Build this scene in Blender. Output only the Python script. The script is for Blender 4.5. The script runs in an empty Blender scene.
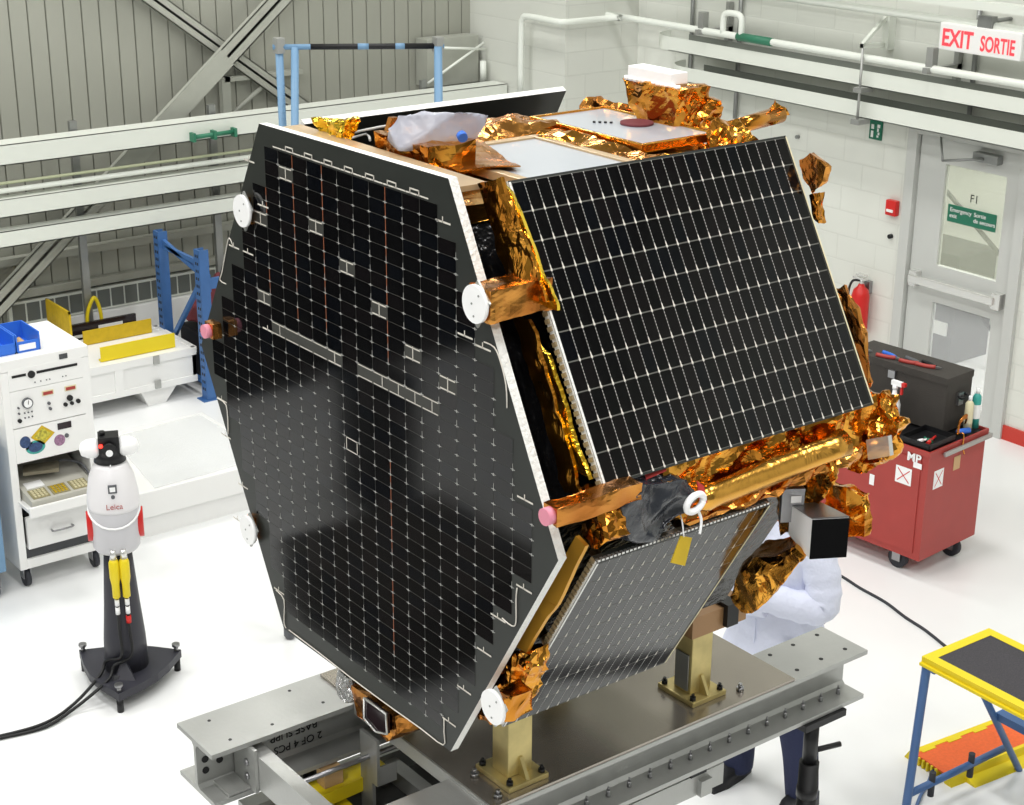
import bpy, bmesh, math, random
from mathutils import Vector, Matrix, noise
C = bpy.context.scene
COL = C.collection
PI = math.pi
rnd = random.Random(7)

# ------------------------------------------------------------------ camera
F, PITCH, YAW, ROLL = 1668.78, 0.35661, 0.919087, 0.0071953
CAM = Vector((0, 0, 4.6))
fw = Vector((math.cos(YAW)*math.cos(PITCH), math.sin(YAW)*math.cos(PITCH), -math.sin(PITCH)))
rt0 = Vector((math.sin(YAW), -math.cos(YAW), 0)); up0 = rt0.cross(fw)
rt = rt0*math.cos(ROLL) + up0*math.sin(ROLL); up = -rt0*math.sin(ROLL) + up0*math.cos(ROLL)
cd = bpy.data.cameras.new('camera'); cam = bpy.data.objects.new('camera', cd); COL.objects.link(cam)
cam.matrix_world = Matrix(((rt.x, up.x, -fw.x, 0), (rt.y, up.y, -fw.y, 0), (rt.z, up.z, -fw.z, 4.6), (0, 0, 0, 1)))
cd.sensor_width = 36; cd.lens = F/1024*36; cd.clip_start = .05; cd.clip_end = 100
C.camera = cam

def ray(x, y):
    return rt*((x-512)/F) - up*((y-402.5)/F) + fw
def at(x, y, axis, val):            # point of the place seen at a pixel, on a world plane
    d = ray(x, y); return CAM + d*((val-CAM[axis])/d[axis])
def fl(x, y, z=0.0): return at(x, y, 2, z)
def X_(x, y, v): return at(x, y, 0, v)
def Y_(x, y, v): return at(x, y, 1, v)
V = Vector

# ------------------------------------------------------------------ materials
def lin(c):
    return tuple(((v/255)/12.92 if v/255 <= .04045 else (((v/255)+.055)/1.055)**2.4) for v in c)
MATS = {}
def mat(name, rgb, rough=.5, metal=0., var=0., vscale=8., bump=0., bscale=40., coat=0., emit=0., spec=.5, trans=0., alpha=1., ior=1.45, srgb=True, bdetail=3, stretch=None):
    m = bpy.data.materials.new(name); m.use_nodes = True; nt = m.node_tree
    b = nt.nodes['Principled BSDF']; c = lin(rgb) if srgb else rgb
    b.inputs['Base Color'].default_value = (*c, 1); b.inputs['Roughness'].default_value = rough
    b.inputs['Metallic'].default_value = metal; b.inputs['Specular IOR Level'].default_value = spec
    b.inputs['Coat Weight'].default_value = coat; b.inputs['Coat Roughness'].default_value = .03
    b.inputs['Transmission Weight'].default_value = trans; b.inputs['Alpha'].default_value = alpha
    b.inputs['IOR'].default_value = ior
    if emit:
        b.inputs['Emission Color'].default_value = (*c, 1); b.inputs['Emission Strength'].default_value = emit
    if var or bump:
        tc = nt.nodes.new('ShaderNodeTexCoord'); src = tc.outputs['Object']
        if stretch:
            mp = nt.nodes.new('ShaderNodeMapping'); mp.inputs['Scale'].default_value = stretch
            nt.links.new(src, mp.inputs[0]); src = mp.outputs[0]
    if var:
        n = nt.nodes.new('ShaderNodeTexNoise'); n.inputs['Scale'].default_value = vscale; n.inputs['Detail'].default_value = 4
        nt.links.new(src, n.inputs['Vector'])
        r = nt.nodes.new('ShaderNodeMapRange'); r.inputs[1].default_value = .3; r.inputs[2].default_value = .7
        r.inputs[3].default_value = 1-var; r.inputs[4].default_value = 1+var*.4
        nt.links.new(n.outputs['Fac'], r.inputs[0])
        mx = nt.nodes.new('ShaderNodeMix'); mx.data_type = 'RGBA'; mx.blend_type = 'MULTIPLY'; mx.inputs['Factor'].default_value = 1
        mx.inputs['A'].default_value = (*c, 1); nt.links.new(r.outputs[0], mx.inputs['B'])
        nt.links.new(mx.outputs['Result'], b.inputs['Base Color'])
    if bump:
        n = nt.nodes.new('ShaderNodeTexNoise'); n.inputs['Scale'].default_value = bscale; n.inputs['Detail'].default_value = bdetail
        nt.links.new(src, n.inputs['Vector'])
        bp = nt.nodes.new('ShaderNodeBump'); bp.inputs['Strength'].default_value = bump; bp.inputs['Distance'].default_value = .02
        nt.links.new(n.outputs['Fac'], bp.inputs['Height']); nt.links.new(bp.outputs[0], b.inputs['Normal'])
    MATS[name] = m
    return m
M = MATS
def foil_mat(name, rgb, rough=.18, bump=.6, scale=14, metal=1., rgb2=None):
    m = bpy.data.materials.new(name); m.use_nodes = True; nt = m.node_tree; b = nt.nodes['Principled BSDF']
    b.inputs['Metallic'].default_value = metal; b.inputs['Roughness'].default_value = rough
    b.inputs['Base Color'].default_value = (*lin(rgb), 1)
    tc = nt.nodes.new('ShaderNodeTexCoord')
    if rgb2:
        n0 = nt.nodes.new('ShaderNodeTexNoise'); n0.inputs['Scale'].default_value = 6; nt.links.new(tc.outputs['Object'], n0.inputs['Vector'])
        cr = nt.nodes.new('ShaderNodeMix'); cr.data_type = 'RGBA'
        cr.inputs['A'].default_value = (*lin(rgb), 1); cr.inputs['B'].default_value = (*lin(rgb2), 1)
        mr = nt.nodes.new('ShaderNodeMapRange'); mr.inputs[1].default_value = .4; mr.inputs[2].default_value = .6
        nt.links.new(n0.outputs['Fac'], mr.inputs[0]); nt.links.new(mr.outputs[0], cr.inputs['Factor'])
        nt.links.new(cr.outputs['Result'], b.inputs['Base Color'])
    v = nt.nodes.new('ShaderNodeTexVoronoi'); v.inputs['Scale'].default_value = scale; v.feature = 'F1'
    n = nt.nodes.new('ShaderNodeTexNoise'); n.inputs['Scale'].default_value = scale*1.3; n.inputs['Detail'].default_value = 3; n.inputs['Distortion'].default_value = 1.5
    ad = nt.nodes.new('ShaderNodeVectorMath'); ad.operation = 'ADD'
    sc = nt.nodes.new('ShaderNodeVectorMath'); sc.operation = 'SCALE'; sc.inputs['Scale'].default_value = .12
    nt.links.new(tc.outputs['Object'], n.inputs['Vector']); nt.links.new(n.outputs['Color'], sc.inputs[0])
    nt.links.new(tc.outputs['Object'], ad.inputs[0]); nt.links.new(sc.outputs[0], ad.inputs[1]); nt.links.new(ad.outputs[0], v.inputs['Vector'])
    mt = nt.nodes.new('ShaderNodeMath'); mt.operation = 'ADD'; nt.links.new(v.outputs['Distance'], mt.inputs[0]); nt.links.new(n.outputs['Fac'], mt.inputs[1])
    bp = nt.nodes.new('ShaderNodeBump'); bp.inputs['Strength'].default_value = bump; bp.inputs['Distance'].default_value = .03
    nt.links.new(mt.outputs[0], bp.inputs['Height']); nt.links.new(bp.outputs[0], b.inputs['Normal'])
    M[name] = m; return m

foil_mat('gold', (226, 162, 66), .17, .2, 6, rgb2=(204, 134, 50))
foil_mat('gold_smooth', (220, 164, 74), .24, .15, 5)
foil_mat('amber', (212, 148, 72), .22, .14, 4, rgb2=(190, 120, 56))
mat('gold_flat', (214, 158, 56), .35, .35)
foil_mat('gold_bright', (250, 212, 70), .2, .25, 9)
foil_mat('silver_foil', (205, 205, 205), .25, .6, 20)
mat('black_foil', (22, 22, 24), .22, .0, bump=.8, bscale=18, spec=.8)
mat('black_bag', (40, 43, 50), .25, .0, bump=.7, bscale=14, spec=.9)
mat('panel_face', (40, 43, 40), .35, spec=.4, var=.1)
mat('cell_a', (9, 9, 10), .08, spec=.38)
mat('cell_b', (15, 13, 14), .09, spec=.38)
mat('cell_c', (8, 10, 14), .07, spec=.38)
mat('cell_gap', (92, 92, 86), .4)
mat('trace', (215, 210, 200), .4)
mat('wire_orange', (150, 84, 50), .5)
mat('honeycomb', (238, 238, 234), .5, bump=.5, bscale=90)
mat('node', (190, 190, 186), .35)
mat('white_paint', (238, 238, 236), .35)
mat('white_disc', (246, 246, 246), .4)
mat('radiator', (172, 177, 184), .15, spec=.5); mat('cell_gap_front', (54, 54, 50), .4)
mat('deck_tan', (190, 165, 130), .3, .3, var=.15)
mat('pink_cap', (222, 140, 160), .5)
mat('red_cloth', (200, 55, 50), .6)
mat('aluminium', (174, 175, 172), .36, .55, var=.12, vscale=3, bump=.05, bscale=60)
mat('aluminium_dark', (150, 152, 150), .4, .6, var=.15, vscale=5)
mat('plate', (165, 158, 148), .22, .75, var=.12, vscale=4)
mat('zinc_gold', (205, 188, 128), .35, .55, var=.2, vscale=14)
mat('steel', (160, 160, 162), .3, .9)
mat('black', (18, 18, 20), .45)
mat('black_matte', (12, 12, 13), .85, spec=.1)
mat('rubber', (48, 50, 56), .6)
mat('blue_rack', (62, 104, 160), .45, var=.12)
mat('blue_light', (112, 148, 180), .4)
mat('blue_tube', (72, 108, 160), .35)
mat('blue_bin', (50, 112, 215), .4)
mat('yellow', (232, 208, 30), .45)
mat('yellow_dark', (205, 172, 22), .5, var=.12, vscale=20)
mat('orange_mat', (232, 104, 50), .6, var=.1, vscale=60)
mat('grit', (70, 68, 72), .9, var=.3, vscale=200)
mat('red_cart', (168, 62, 56), .4, var=.06)
mat('red', (205, 40, 36), .35)
mat('case_black', (64, 60, 56), .75, bump=.2, bscale=150, var=.1)
mat('tracker_white', (232, 230, 232), .3)
mat('tracker_grey', (205, 204, 208), .35)
mat('booklet', (128, 122, 104), .6); mat('key_base', (150, 142, 104), .5); mat('stitch', (140, 124, 92), .5)
mat('pedestal', (48, 48, 56), .45, bump=.05, bscale=200)
mat('grey_sticker', (90, 92, 96), .5)
mat('cream', (222, 214, 178), .5); mat('instrument_grey', (190, 188, 178), .5)
mat('conduit_pale', (206, 212, 178), .4)
mat('teal', (60, 160, 150), .4)
mat('green_sign', (34, 112, 86), .5)
mat('green_pipe', (50, 120, 92), .45)
mat('pipe', (232, 236, 228), .35)
mat('tray', (224, 228, 219), .4)
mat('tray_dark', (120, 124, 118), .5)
mat('brace', (172, 174, 164), .5, var=.06)
mat('wood_amber', (158, 122, 84), .4, .2)
mat('glass_dark', (40, 30, 34), .1)
mat('dark_red', (110, 50, 56), .8)
mat('coat', (220, 224, 242), .75, bump=1.0, bscale=11)
mat('jeans', (42, 48, 78), .85, bump=.2, bscale=60)
mat('skin', (205, 155, 130), .5)
mat('hair', (60, 42, 30), .7)
mat('shoe', (26, 26, 30), .5)
mat('louver', (104, 108, 104), .3)
mat('door_grey', (196, 198, 194), .4)
mat('metal_bright', (225, 225, 222), .25, .7)
mat('dark_room', (70, 72, 74), .6)
mat('dark_cabinet', (34, 33, 34), .6)
mat('baseboard_red', (196, 60, 48), .5)
mat('led_red', (255, 40, 30), .4, emit=6)
mat('tan_board', (200, 165, 120), .6)

def wall_mat(name, rgb, axis, bw=.4, bh=.2, mortar=.006, dark=.93):
    m = bpy.data.materials.new(name); m.use_nodes = True; nt = m.node_tree; b = nt.nodes['Principled BSDF']
    tc = nt.nodes.new('ShaderNodeTexCoord'); sp = nt.nodes.new('ShaderNodeSeparateXYZ'); cb = nt.nodes.new('ShaderNodeCombineXYZ')
    nt.links.new(tc.outputs['Object'], sp.inputs[0]); nt.links.new(sp.outputs[axis], cb.inputs[0]); nt.links.new(sp.outputs[2], cb.inputs[1])
    bt = nt.nodes.new('ShaderNodeTexBrick'); nt.links.new(cb.outputs[0], bt.inputs['Vector'])
    bt.inputs['Scale'].default_value = 1; bt.inputs['Brick Width'].default_value = bw; bt.inputs['Row Height'].default_value = bh; bt.inputs['Mortar Size'].default_value = mortar
    c = lin(rgb); bt.inputs['Color1'].default_value = (*c, 1); bt.inputs['Color2'].default_value = (*[v*.98 for v in c], 1); bt.inputs['Mortar'].default_value = (*[v*dark for v in c], 1)
    nt.links.new(bt.outputs['Color'], b.inputs['Base Color']); b.inputs['Roughness'].default_value = .5
    bp = nt.nodes.new('ShaderNodeBump'); bp.inputs['Strength'].default_value = .5; bp.inputs['Distance'].default_value = .008; bp.invert = True
    nt.links.new(bt.outputs['Fac'], bp.inputs['Height']); nt.links.new(bp.outputs[0], b.inputs['Normal'])
    M[name] = m; return m
wall_mat('block_wall', (222, 224, 216), 1)
wall_mat('block_wall_x', (216, 218, 210), 0)
mat('wall_panel', (164, 165, 154), .55, var=.05, vscale=1.5)
mat('floor', (236, 237, 237), .22, var=.05, vscale=.7, spec=.5)
mat('ceiling', (120, 122, 120), .8)
mat('far_wall', (110, 112, 108), .8)

def sheet_mat(name, rgb, tr=.35):
    m = bpy.data.materials.new(name); m.use_nodes = True; nt = m.node_tree; b = nt.nodes['Principled BSDF']
    b.inputs['Base Color'].default_value = (*lin(rgb), 1); b.inputs['Roughness'].default_value = .25
    t = nt.nodes.new('ShaderNodeBsdfTransparent'); tl = nt.nodes.new('ShaderNodeBsdfTranslucent'); tl.inputs[0].default_value = (*lin(rgb), 1)
    m1 = nt.nodes.new('ShaderNodeMixShader'); m1.inputs[0].default_value = .3; nt.links.new(b.outputs[0], m1.inputs[1]); nt.links.new(tl.outputs[0], m1.inputs[2])
    m2 = nt.nodes.new('ShaderNodeMixShader'); m2.inputs[0].default_value = tr; nt.links.new(m1.outputs[0], m2.inputs[1]); nt.links.new(t.outputs[0], m2.inputs[2])
    nt.links.new(m2.outputs[0], nt.nodes['Material Output'].inputs[0])
    n = nt.nodes.new('ShaderNodeTexNoise'); n.inputs['Scale'].default_value = 9
    tc = nt.nodes.new('ShaderNodeTexCoord'); nt.links.new(tc.outputs['Object'], n.inputs['Vector'])
    bp = nt.nodes.new('ShaderNodeBump'); bp.inputs['Strength'].default_value = .6; bp.inputs['Distance'].default_value = .03
    nt.links.new(n.outputs['Fac'], bp.inputs['Height']); nt.links.new(bp.outputs[0], b.inputs['Normal'])
    M[name] = m
sheet_mat('plastic', (196, 200, 214), .15)
sheet_mat('window_glass', (212, 216, 200), .72)
sheet_mat('clear_sheet', (240, 242, 244), .75)

# ------------------------------------------------------------------ mesh builder
class MB:
    def __init__(s): s.bm = bmesh.new(); s.mi = 0; s.smooth = False
    def _t(s, geom_faces):
        for f in geom_faces: f.material_index = s.mi; f.smooth = s.smooth
    def faces_of(s, vs):
        fs = set()
        for v in vs: fs.update(v.link_faces)
        return fs
    def box(s, lo, hi, rot=None, bevel=0):
        lo = V(lo); hi = V(hi); c = (lo+hi)/2; d = hi-lo
        r = bmesh.ops.create_cube(s.bm, size=1)
        vs = r['verts']
        for v in vs: v.co = V((v.co.x*d.x, v.co.y*d.y, v.co.z*d.z))
        if bevel:
            es = set()
            for v in vs: es.update(v.link_edges)
            rr = bmesh.ops.bevel(s.bm, geom=list(es), offset=bevel, segments=2, affect='EDGES', profile=.6)
            vs = list({v for f in rr['faces'] for v in f.verts} | {v for v in vs if v.is_valid})
            al = set(vs)
            st = list(vs)
            while st:
                v = st.pop()
                for e in v.link_edges:
                    o = e.other_vert(v)
                    if o not in al: al.add(o); st.append(o)
            vs = list(al)
        for v in vs:
            if rot is not None: v.co = rot @ v.co
            v.co += c
        s._t(s.faces_of(vs)); return vs
    def obox(s, o, a, b, c):       # oblique box from corner o with edge vectors
        o, a, b, c = V(o), V(a), V(b), V(c)
        p = [o, o+a, o+a+b, o+b, o+c, o+a+c, o+a+b+c, o+b+c]
        return s.solid(p)
    def solid(s, p):
        vs = [s.bm.verts.new(V(q)) for q in p]
        fs = [(3, 2, 1, 0), (4, 5, 6, 7), (0, 1, 5, 4), (1, 2, 6, 5), (2, 3, 7, 6), (3, 0, 4, 7)]
        out = [s.bm.faces.new([vs[i] for i in f]) for f in fs]
        s._t(out); return vs
    def prism(s, poly, ext):
        ext = V(ext); a = [s.bm.verts.new(V(q)) for q in poly]; b = [s.bm.verts.new(V(q)+ext) for q in poly]; n = len(poly)
        out = [s.bm.faces.new(list(reversed(a))), s.bm.faces.new(b)]
        for i in range(n): out.append(s.bm.faces.new([a[i], a[(i+1) % n], b[(i+1) % n], b[i]]))
        s._t(out); return out
    def quad(s, pts):
        f = s.bm.faces.new([s.bm.verts.new(V(q)) for q in pts]); s._t([f]); return f
    def cyl(s, p, q, r, r2=None, seg=12, cap=True):
        p = V(p); q = V(q); r2 = r if r2 is None else r2
        d = (q-p).normalized(); u = d.orthogonal().normalized(); w = d.cross(u)
        A = []; B = []
        for i in range(seg):
            t = 2*PI*i/seg; o = u*math.cos(t)+w*math.sin(t)
            A.append(s.bm.verts.new(p+o*r)); B.append(s.bm.verts.new(q+o*r2))
        sm = []
        for i in range(seg): sm.append(s.bm.faces.new([A[i], A[(i+1) % seg], B[(i+1) % seg], B[i]]))
        for f in sm: f.smooth = True; f.material_index = s.mi
        if cap:
            for f in (s.bm.faces.new(list(reversed(A))), s.bm.faces.new(B)): f.material_index = s.mi
    def tube(s, pts, r, seg=8, sub=6, closed=False):
        pts = [V(p) for p in pts]
        if sub > 1 and len(pts) > 2:
            q = []
            n = len(pts)
            for i in range(n-1):
                p0 = pts[max(i-1, 0)]; p1 = pts[i]; p2 = pts[i+1]; p3 = pts[min(i+2, n-1)]
                for k in range(sub):
                    t = k/sub
                    q.append(.5*((2*p1)+(p2-p0)*t+(2*p0-5*p1+4*p2-p3)*t*t+(3*p1-p0-3*p2+p3)*t**3))
            q.append(pts[-1]); pts = q
        rings = []; u = None
        for i, p in enumerate(pts):
            d = (pts[min(i+1, len(pts)-1)]-pts[max(i-1, 0)]).normalized()
            if u is None: u = d.orthogonal().normalized()
            u = (u-d*u.dot(d)).normalized(); w = d.cross(u)
            rings.append([s.bm.verts.new(p+(u*math.cos(2*PI*k/seg)+w*math.sin(2*PI*k/seg))*r) for k in range(seg)])
        for a, b in zip(rings, rings[1:]):
            for k in range(seg):
                f = s.bm.faces.new([a[k], a[(k+1) % seg], b[(k+1) % seg], b[k]]); f.smooth = True; f.material_index = s.mi
        for f in (s.bm.faces.new(list(reversed(rings[0]))), s.bm.faces.new(rings[-1])): f.material_index = s.mi
    def loft(s, rings, cap=True, smooth=True):      # rings: lists of points
        R = [[s.bm.verts.new(V(p)) for p in r] for r in rings]; n = len(R[0])
        for a, b in zip(R, R[1:]):
            for k in range(n):
                f = s.bm.faces.new([a[k], a[(k+1) % n], b[(k+1) % n], b[k]]); f.smooth = smooth; f.material_index = s.mi
        if cap:
            for f in (s.bm.faces.new(list(reversed(R[0]))), s.bm.faces.new(R[-1])): f.material_index = s.mi
    def lathe(s, prof, c=(0, 0, 0), seg=24, ax=(0, 0, 1), sx=1., sy=1.):
        c = V(c); d = V(ax).normalized()
        u = V((1, 0, 0)) if abs(d.z) > .99 else d.orthogonal().normalized(); w = d.cross(u)
        s.loft([[c+d*z+u*(r*sx*math.cos(2*PI*k/seg))+w*(r*sy*math.sin(2*PI*k/seg)) for k in range(seg)] for r, z in prof])
    def hull(s, pts, cuts=3, amp=.01, freq=9, seed=0):
        t = bmesh.new()
        for p in pts: t.verts.new(V(p))
        r = bmesh.ops.convex_hull(t, input=t.verts[:])
        dead = [g for g in r['geom_interior'] + r['geom_unused'] if isinstance(g, bmesh.types.BMVert)]
        bmesh.ops.delete(t, geom=list(set(dead)), context='VERTS')
        for v in [v for v in t.verts if not v.link_faces]: t.verts.remove(v)
        for it in range(cuts):
            es = t.edges[:]
            L = sum(e.calc_length() for e in es)/len(es)
            if L < .014: break
            bmesh.ops.subdivide_edges(t, edges=[e for e in es if e.calc_length() > L*.8], cuts=1)
            bmesh.ops.triangulate(t, faces=t.faces[:])
        off = V((seed*3.1, seed*1.7, seed*.9))
        t.normal_update()
        for v in t.verts:
            c = v.co
            n1 = noise.noise_vector(c*freq*.5+off); q2 = noise.noise_vector(c*freq*.75-off); q3 = noise.noise_vector(c*freq*1.6-off)
            v.co = c+n1*amp*1.3+v.normal*(amp*(1.1*(1-3.2*abs(q2.x))+.5*(1-3*abs(q3.y))-.6))
        me = bpy.data.meshes.new('tmp'); t.to_mesh(me); t.free()
        n0 = len(s.bm.faces); s.bm.from_mesh(me); bpy.data.meshes.remove(me); s.bm.faces.ensure_lookup_table()
        s._t(s.bm.faces[n0:])
    def sheet(s, P, nu=12, nv=12, amp=.01, freq=9, seed=0, thick=.002):   # crumpled bilinear sheet with thickness
        a, b, c, d = [V(p) for p in P]; off = V((seed*2.3, seed, -seed))
        nrm = (b-a).cross(d-a).normalized()*thick
        for sgn in (0, 1):
            g = []
            for j in range(nv+1):
                row = []
                for i in range(nu+1):
                    u = i/nu; v = j/nv; p = a*(1-u)*(1-v)+b*u*(1-v)+c*u*v+d*(1-u)*v
                    p = p+noise.noise_vector(p*freq+off)*amp+noise.noise_vector(p*freq*2.5+off)*amp*.4
                    row.append(s.bm.verts.new(p-nrm*sgn))
                g.append(row)
            for j in range(nv):
                for i in range(nu):
                    q = [g[j][i], g[j][i+1], g[j+1][i+1], g[j+1][i]]
                    if sgn: q.reverse()
                    f = s.bm.faces.new(q); f.smooth = s.smooth; f.material_index = s.mi
            if sgn == 0: g0 = g
        def edge(l0, l1):
            for k in range(len(l0)-1):
                f = s.bm.faces.new([l0[k], l0[k+1], l1[k+1], l1[k]]); f.material_index = s.mi
        edge(g0[0][::-1], g[0][::-1]); edge(g0[-1], g[-1]); edge([r[0] for r in g0], [r[0] for r in g]); edge([r[-1] for r in g0][::-1], [r[-1] for r in g][::-1])
    def ibeam(s, x0, x1, yc, zt, h, w, tf, tw, fillet=True):   # I-section running along X
        y = w/2; z0 = zt-h
        prof = [(-y, zt), (y, zt), (y, zt-tf), (tw/2+.012, zt-tf), (tw/2, zt-tf-.012), (tw/2, z0+tf+.012), (tw/2+.012, z0+tf), (y, z0+tf), (y, z0), (-y, z0), (-y, z0+tf), (-tw/2-.012, z0+tf), (-tw/2, z0+tf+.012), (-tw/2, zt-tf-.012), (-tw/2-.012, zt-tf), (-y, zt-tf)]
        s.prism([(x0, yc+a, b) for a, b in prof], (x1-x0, 0, 0))
    def done(s, fix=True):
        if fix: bmesh.ops.recalc_face_normals(s.bm, faces=s.bm.faces[:])
        return s.bm

WM = {}
def link(o, parent):
    COL.objects.link(o)
    if parent is not None:
        o.parent = parent; WM[o.name] = WM[parent.name]
    else: WM[o.name] = Matrix.Identity(4)
def obj(name, mb, mats, parent=None, local=False, fix=True):
    bm = mb.done(fix); me = bpy.data.meshes.new(name)
    if parent is not None and not local: bmesh.ops.transform(bm, matrix=WM[parent.name].inverted(), verts=bm.verts[:])
    org = None
    bm.to_mesh(me); bm.free()
    for m in (mats if isinstance(mats, (list, tuple)) else [mats]): me.materials.append(M[m])
    o = bpy.data.objects.new(name, me); link(o, parent); return o
def thing(name, label, cat, loc=(0, 0, 0), rotz=0, group=None):
    o = bpy.data.objects.new(name, None); COL.objects.link(o); o.empty_display_size = .1
    o.location = loc; o.rotation_euler = (0, 0, rotz); o['label'] = label; o['category'] = cat
    if group: o['group'] = group
    WM[o.name] = Matrix.Translation(V(loc)) @ Matrix.Rotation(rotz, 4, 'Z'); return o
def tag(o, label, cat, group=None):
    o['label'] = label; o['category'] = cat
    if group: o['group'] = group
    return o
def struct(name, mb, m, parent=None):
    o = obj(name, mb, m, parent)
    if parent is None: o['kind'] = 'structure'
    return o
def dup(root, loc, rotz=None, label=None, group=None):
    r = root.copy(); COL.objects.link(r); r.location = loc
    if rotz is not None: r.rotation_euler = (0, 0, rotz)
    if label: r['label'] = label
    if group: r['group'] = group
    for ch in list(root.children):
        c = ch.copy(); COL.objects.link(c); c.parent = r
        for g in ch.children:
            d = g.copy(); COL.objects.link(d); d.parent = c
    return r
def text(name, body, size, origin, right, upv, m, parent, align='LEFT', ext=.001, bold=0., sx=1.):
    cu = bpy.data.curves.new(name, 'FONT'); cu.body = body; cu.size = size; cu.extrude = ext; cu.align_x = align; cu.offset = bold
    to = bpy.data.objects.new(name, cu)
    COL.objects.link(to); bpy.context.view_layer.update()
    me = bpy.data.meshes.new_from_object(to.evaluated_get(bpy.context.evaluated_depsgraph_get()))
    bpy.data.objects.remove(to)
    r = V(right).normalized(); u = V(upv); u = (u-r*u.dot(r)).normalized(); n = r.cross(u)
    mx = Matrix(((r.x*sx, u.x, n.x, origin[0]), (r.y*sx, u.y, n.y, origin[1]), (r.z*sx, u.z, n.z, origin[2]), (0, 0, 0, 1)))
    me.transform(WM[parent.name].inverted() @ mx)
    me.materials.clear(); me.materials.append(M[m])
    o = bpy.data.objects.new(name, me); link(o, parent); return o

# ================================================================== SETTING
XW, YW = 10.0, 12.7
b = MB(); b.box((-9, -7, -.2), (14, 14, 0)); struct('floor', b, 'floor')
b = MB(); b.box((-9, -7, 9), (14, 14, 9.2)); struct('ceiling', b, 'ceiling')
# corrugated back wall
b = MB(); prof = []; x = -9.
while x < 10.2:
    prof += [(x, YW), (x+.133, YW), (x+.138, YW+.02), (x+.142, YW+.02)]; x += .147
poly = [(px, py, 0) for px, py in prof]+[(10.2, YW+.25, 0), (-9, YW+.25, 0)]
b.prism(poly, (0, 0, 9)); struct('wall_back', b, 'wall_panel')
# right block wall with the door opening
dY0, dY1, dZ = 7.12, 8.06, 2.14
b = MB()
b.box((XW, -7, 0), (XW+.25, dY0, 9)); b.box((XW, dY1, 0), (XW+.25, 11.3, 9)); b.box((XW, dY0, dZ), (XW+.25, dY1, 9))
struct('wall_right', b, 'block_wall')
b = MB(); b.box((9.17, 11.3, 0), (10.25, YW-.001, 9)); struct('wall_corner', b, 'block_wall_x')
b = MB(); b.box((-9.2, -7, 0), (-9, 14, 9)); struct('wall_left', b, 'far_wall')
b = MB(); b.box((-9, -7.2, 0), (14, -7, 9)); struct('wall_front', b, 'far_wall')
b = MB(); b.box((XW-.02, -7, 0), (XW, dY0-.09, .11)); b.box((XW-.02, dY1+.09, 0), (XW, 11.3, .11)); struct('baseboard_right', b, 'baseboard_red')
# room beyond the door
b = MB(); b.box((12.2, 5, 0), (12.3, 10, 3.2)); b.box((10.25, 4.9, 0), (12.3, 5, 3.2)); b.box((10.25, 10, 0), (12.3, 10.1, 3.2)); b.box((10.25, 4.9, 3.2), (12.3, 10.1, 3.3))
struct('wall_beyond', b, 'block_wall')
# door frame
b = MB()
for lo, hi in (((9.96, dY0-.09, 0), (10.12, dY0, dZ+.08)), ((9.96, dY1, 0), (10.12, dY1+.09, dZ+.08)), ((9.96, dY0, dZ), (10.12, dY1, dZ+.08))): b.box(lo, hi, bevel=.004)
struct('trim_1', b, 'door_grey')
# door leaf with two lights
door = thing('door_1', 'grey glazed exit door with panic bar', 'door', (10.04, 7.59, 0)); del door['label']; del door['category']; door['kind'] = 'structure'
b = MB(); xa, xb = 10.0, 10.045
ya, yb, za, zb = 7.135, 8.045, .01, 2.13
g1 = (7.25, 7.80, 1.17, 1.95); g2 = (7.25, 7.80, .14, .88)
for lo, hi in (((xa, ya, za), (xb, g1[0], zb)), ((xa, g1[1], za), (xb, yb, zb)), ((xa, g1[0], g1[3]), (xb, g1[1], zb)), ((xa, g1[0], g2[3]), (xb, g1[1], g1[2])), ((xa, g1[0], za), (xb, g1[1], g2[2]))): b.box(lo, hi)
obj('door_leaf', b, 'door_grey', door)
for g in (g1, g2):
    b = MB(); b.box((10.015, g[0], g[2]), (10.025, g[1], g[3])); obj('glass_pane', b, 'window_glass' if g is g1 else 'clear_sheet', door)
b = MB(); b.box((9.91, 7.2, 1.01), (9.95, 7.99, 1.07), bevel=.006); b.box((9.93, 7.15, .98), (10.0, 7.23, 1.10), bevel=.006); b.box((9.93, 7.93, .98), (10.0, 8.0, 1.10), bevel=.006)
obj('push_bar', b, 'metal_bright', door)
b = MB(); b.box((9.93, 7.3, 2.03), (10.0, 7.52, 2.1), bevel=.008); b.cyl((9.93, 7.42, 2.06), (9.80, 7.68, 2.02), .01); b.cyl((9.80, 7.68, 2.02), (9.97, 7.85, 2.15), .009)
obj('door_closer', b, 'aluminium_dark', door)
b = MB(); b.box((9.995, 7.3, 1.53), (10.0, 7.74, 1.66)); sgn = obj('exit_notice', b, 'green_sign', door)
L_ = (0, -1, 0); U_ = (0, 0, 1)
text('notice_lettering', 'Emergency\nexit', .045, (9.993, 7.72, 1.61), L_, U_, 'white_paint', sgn)
text('notice_lettering', 'Sortie\nde secours', .045, (9.993, 7.50, 1.61), L_, U_, 'white_paint', sgn)
text('door_number', 'F1', .085, (9.993, 7.55, 1.71), L_, U_, 'black', door)
t = thing('ceiling_light', 'small flat lamp on the ceiling of room beyond the exit door', 'ceiling light', (11.2, 7.6, 3.15))  # unseen lamp, added to brighten the room behind the glass
b = MB(); b.box((10.8, 7.3, 3.15), (11.6, 7.9, 3.2), bevel=.01); obj('housing', b, 'white_paint', t)
ld = bpy.data.lights.new('lamp', 'AREA'); ld.shape = 'RECTANGLE'; ld.size = .7; ld.size_y = .5; ld.energy = 70; ld.color = (1, .99, .96)
lo = bpy.data.objects.new('lamp_light', ld); COL.objects.link(lo); lo.location = (11.2, 7.6, 3.13)
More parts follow.
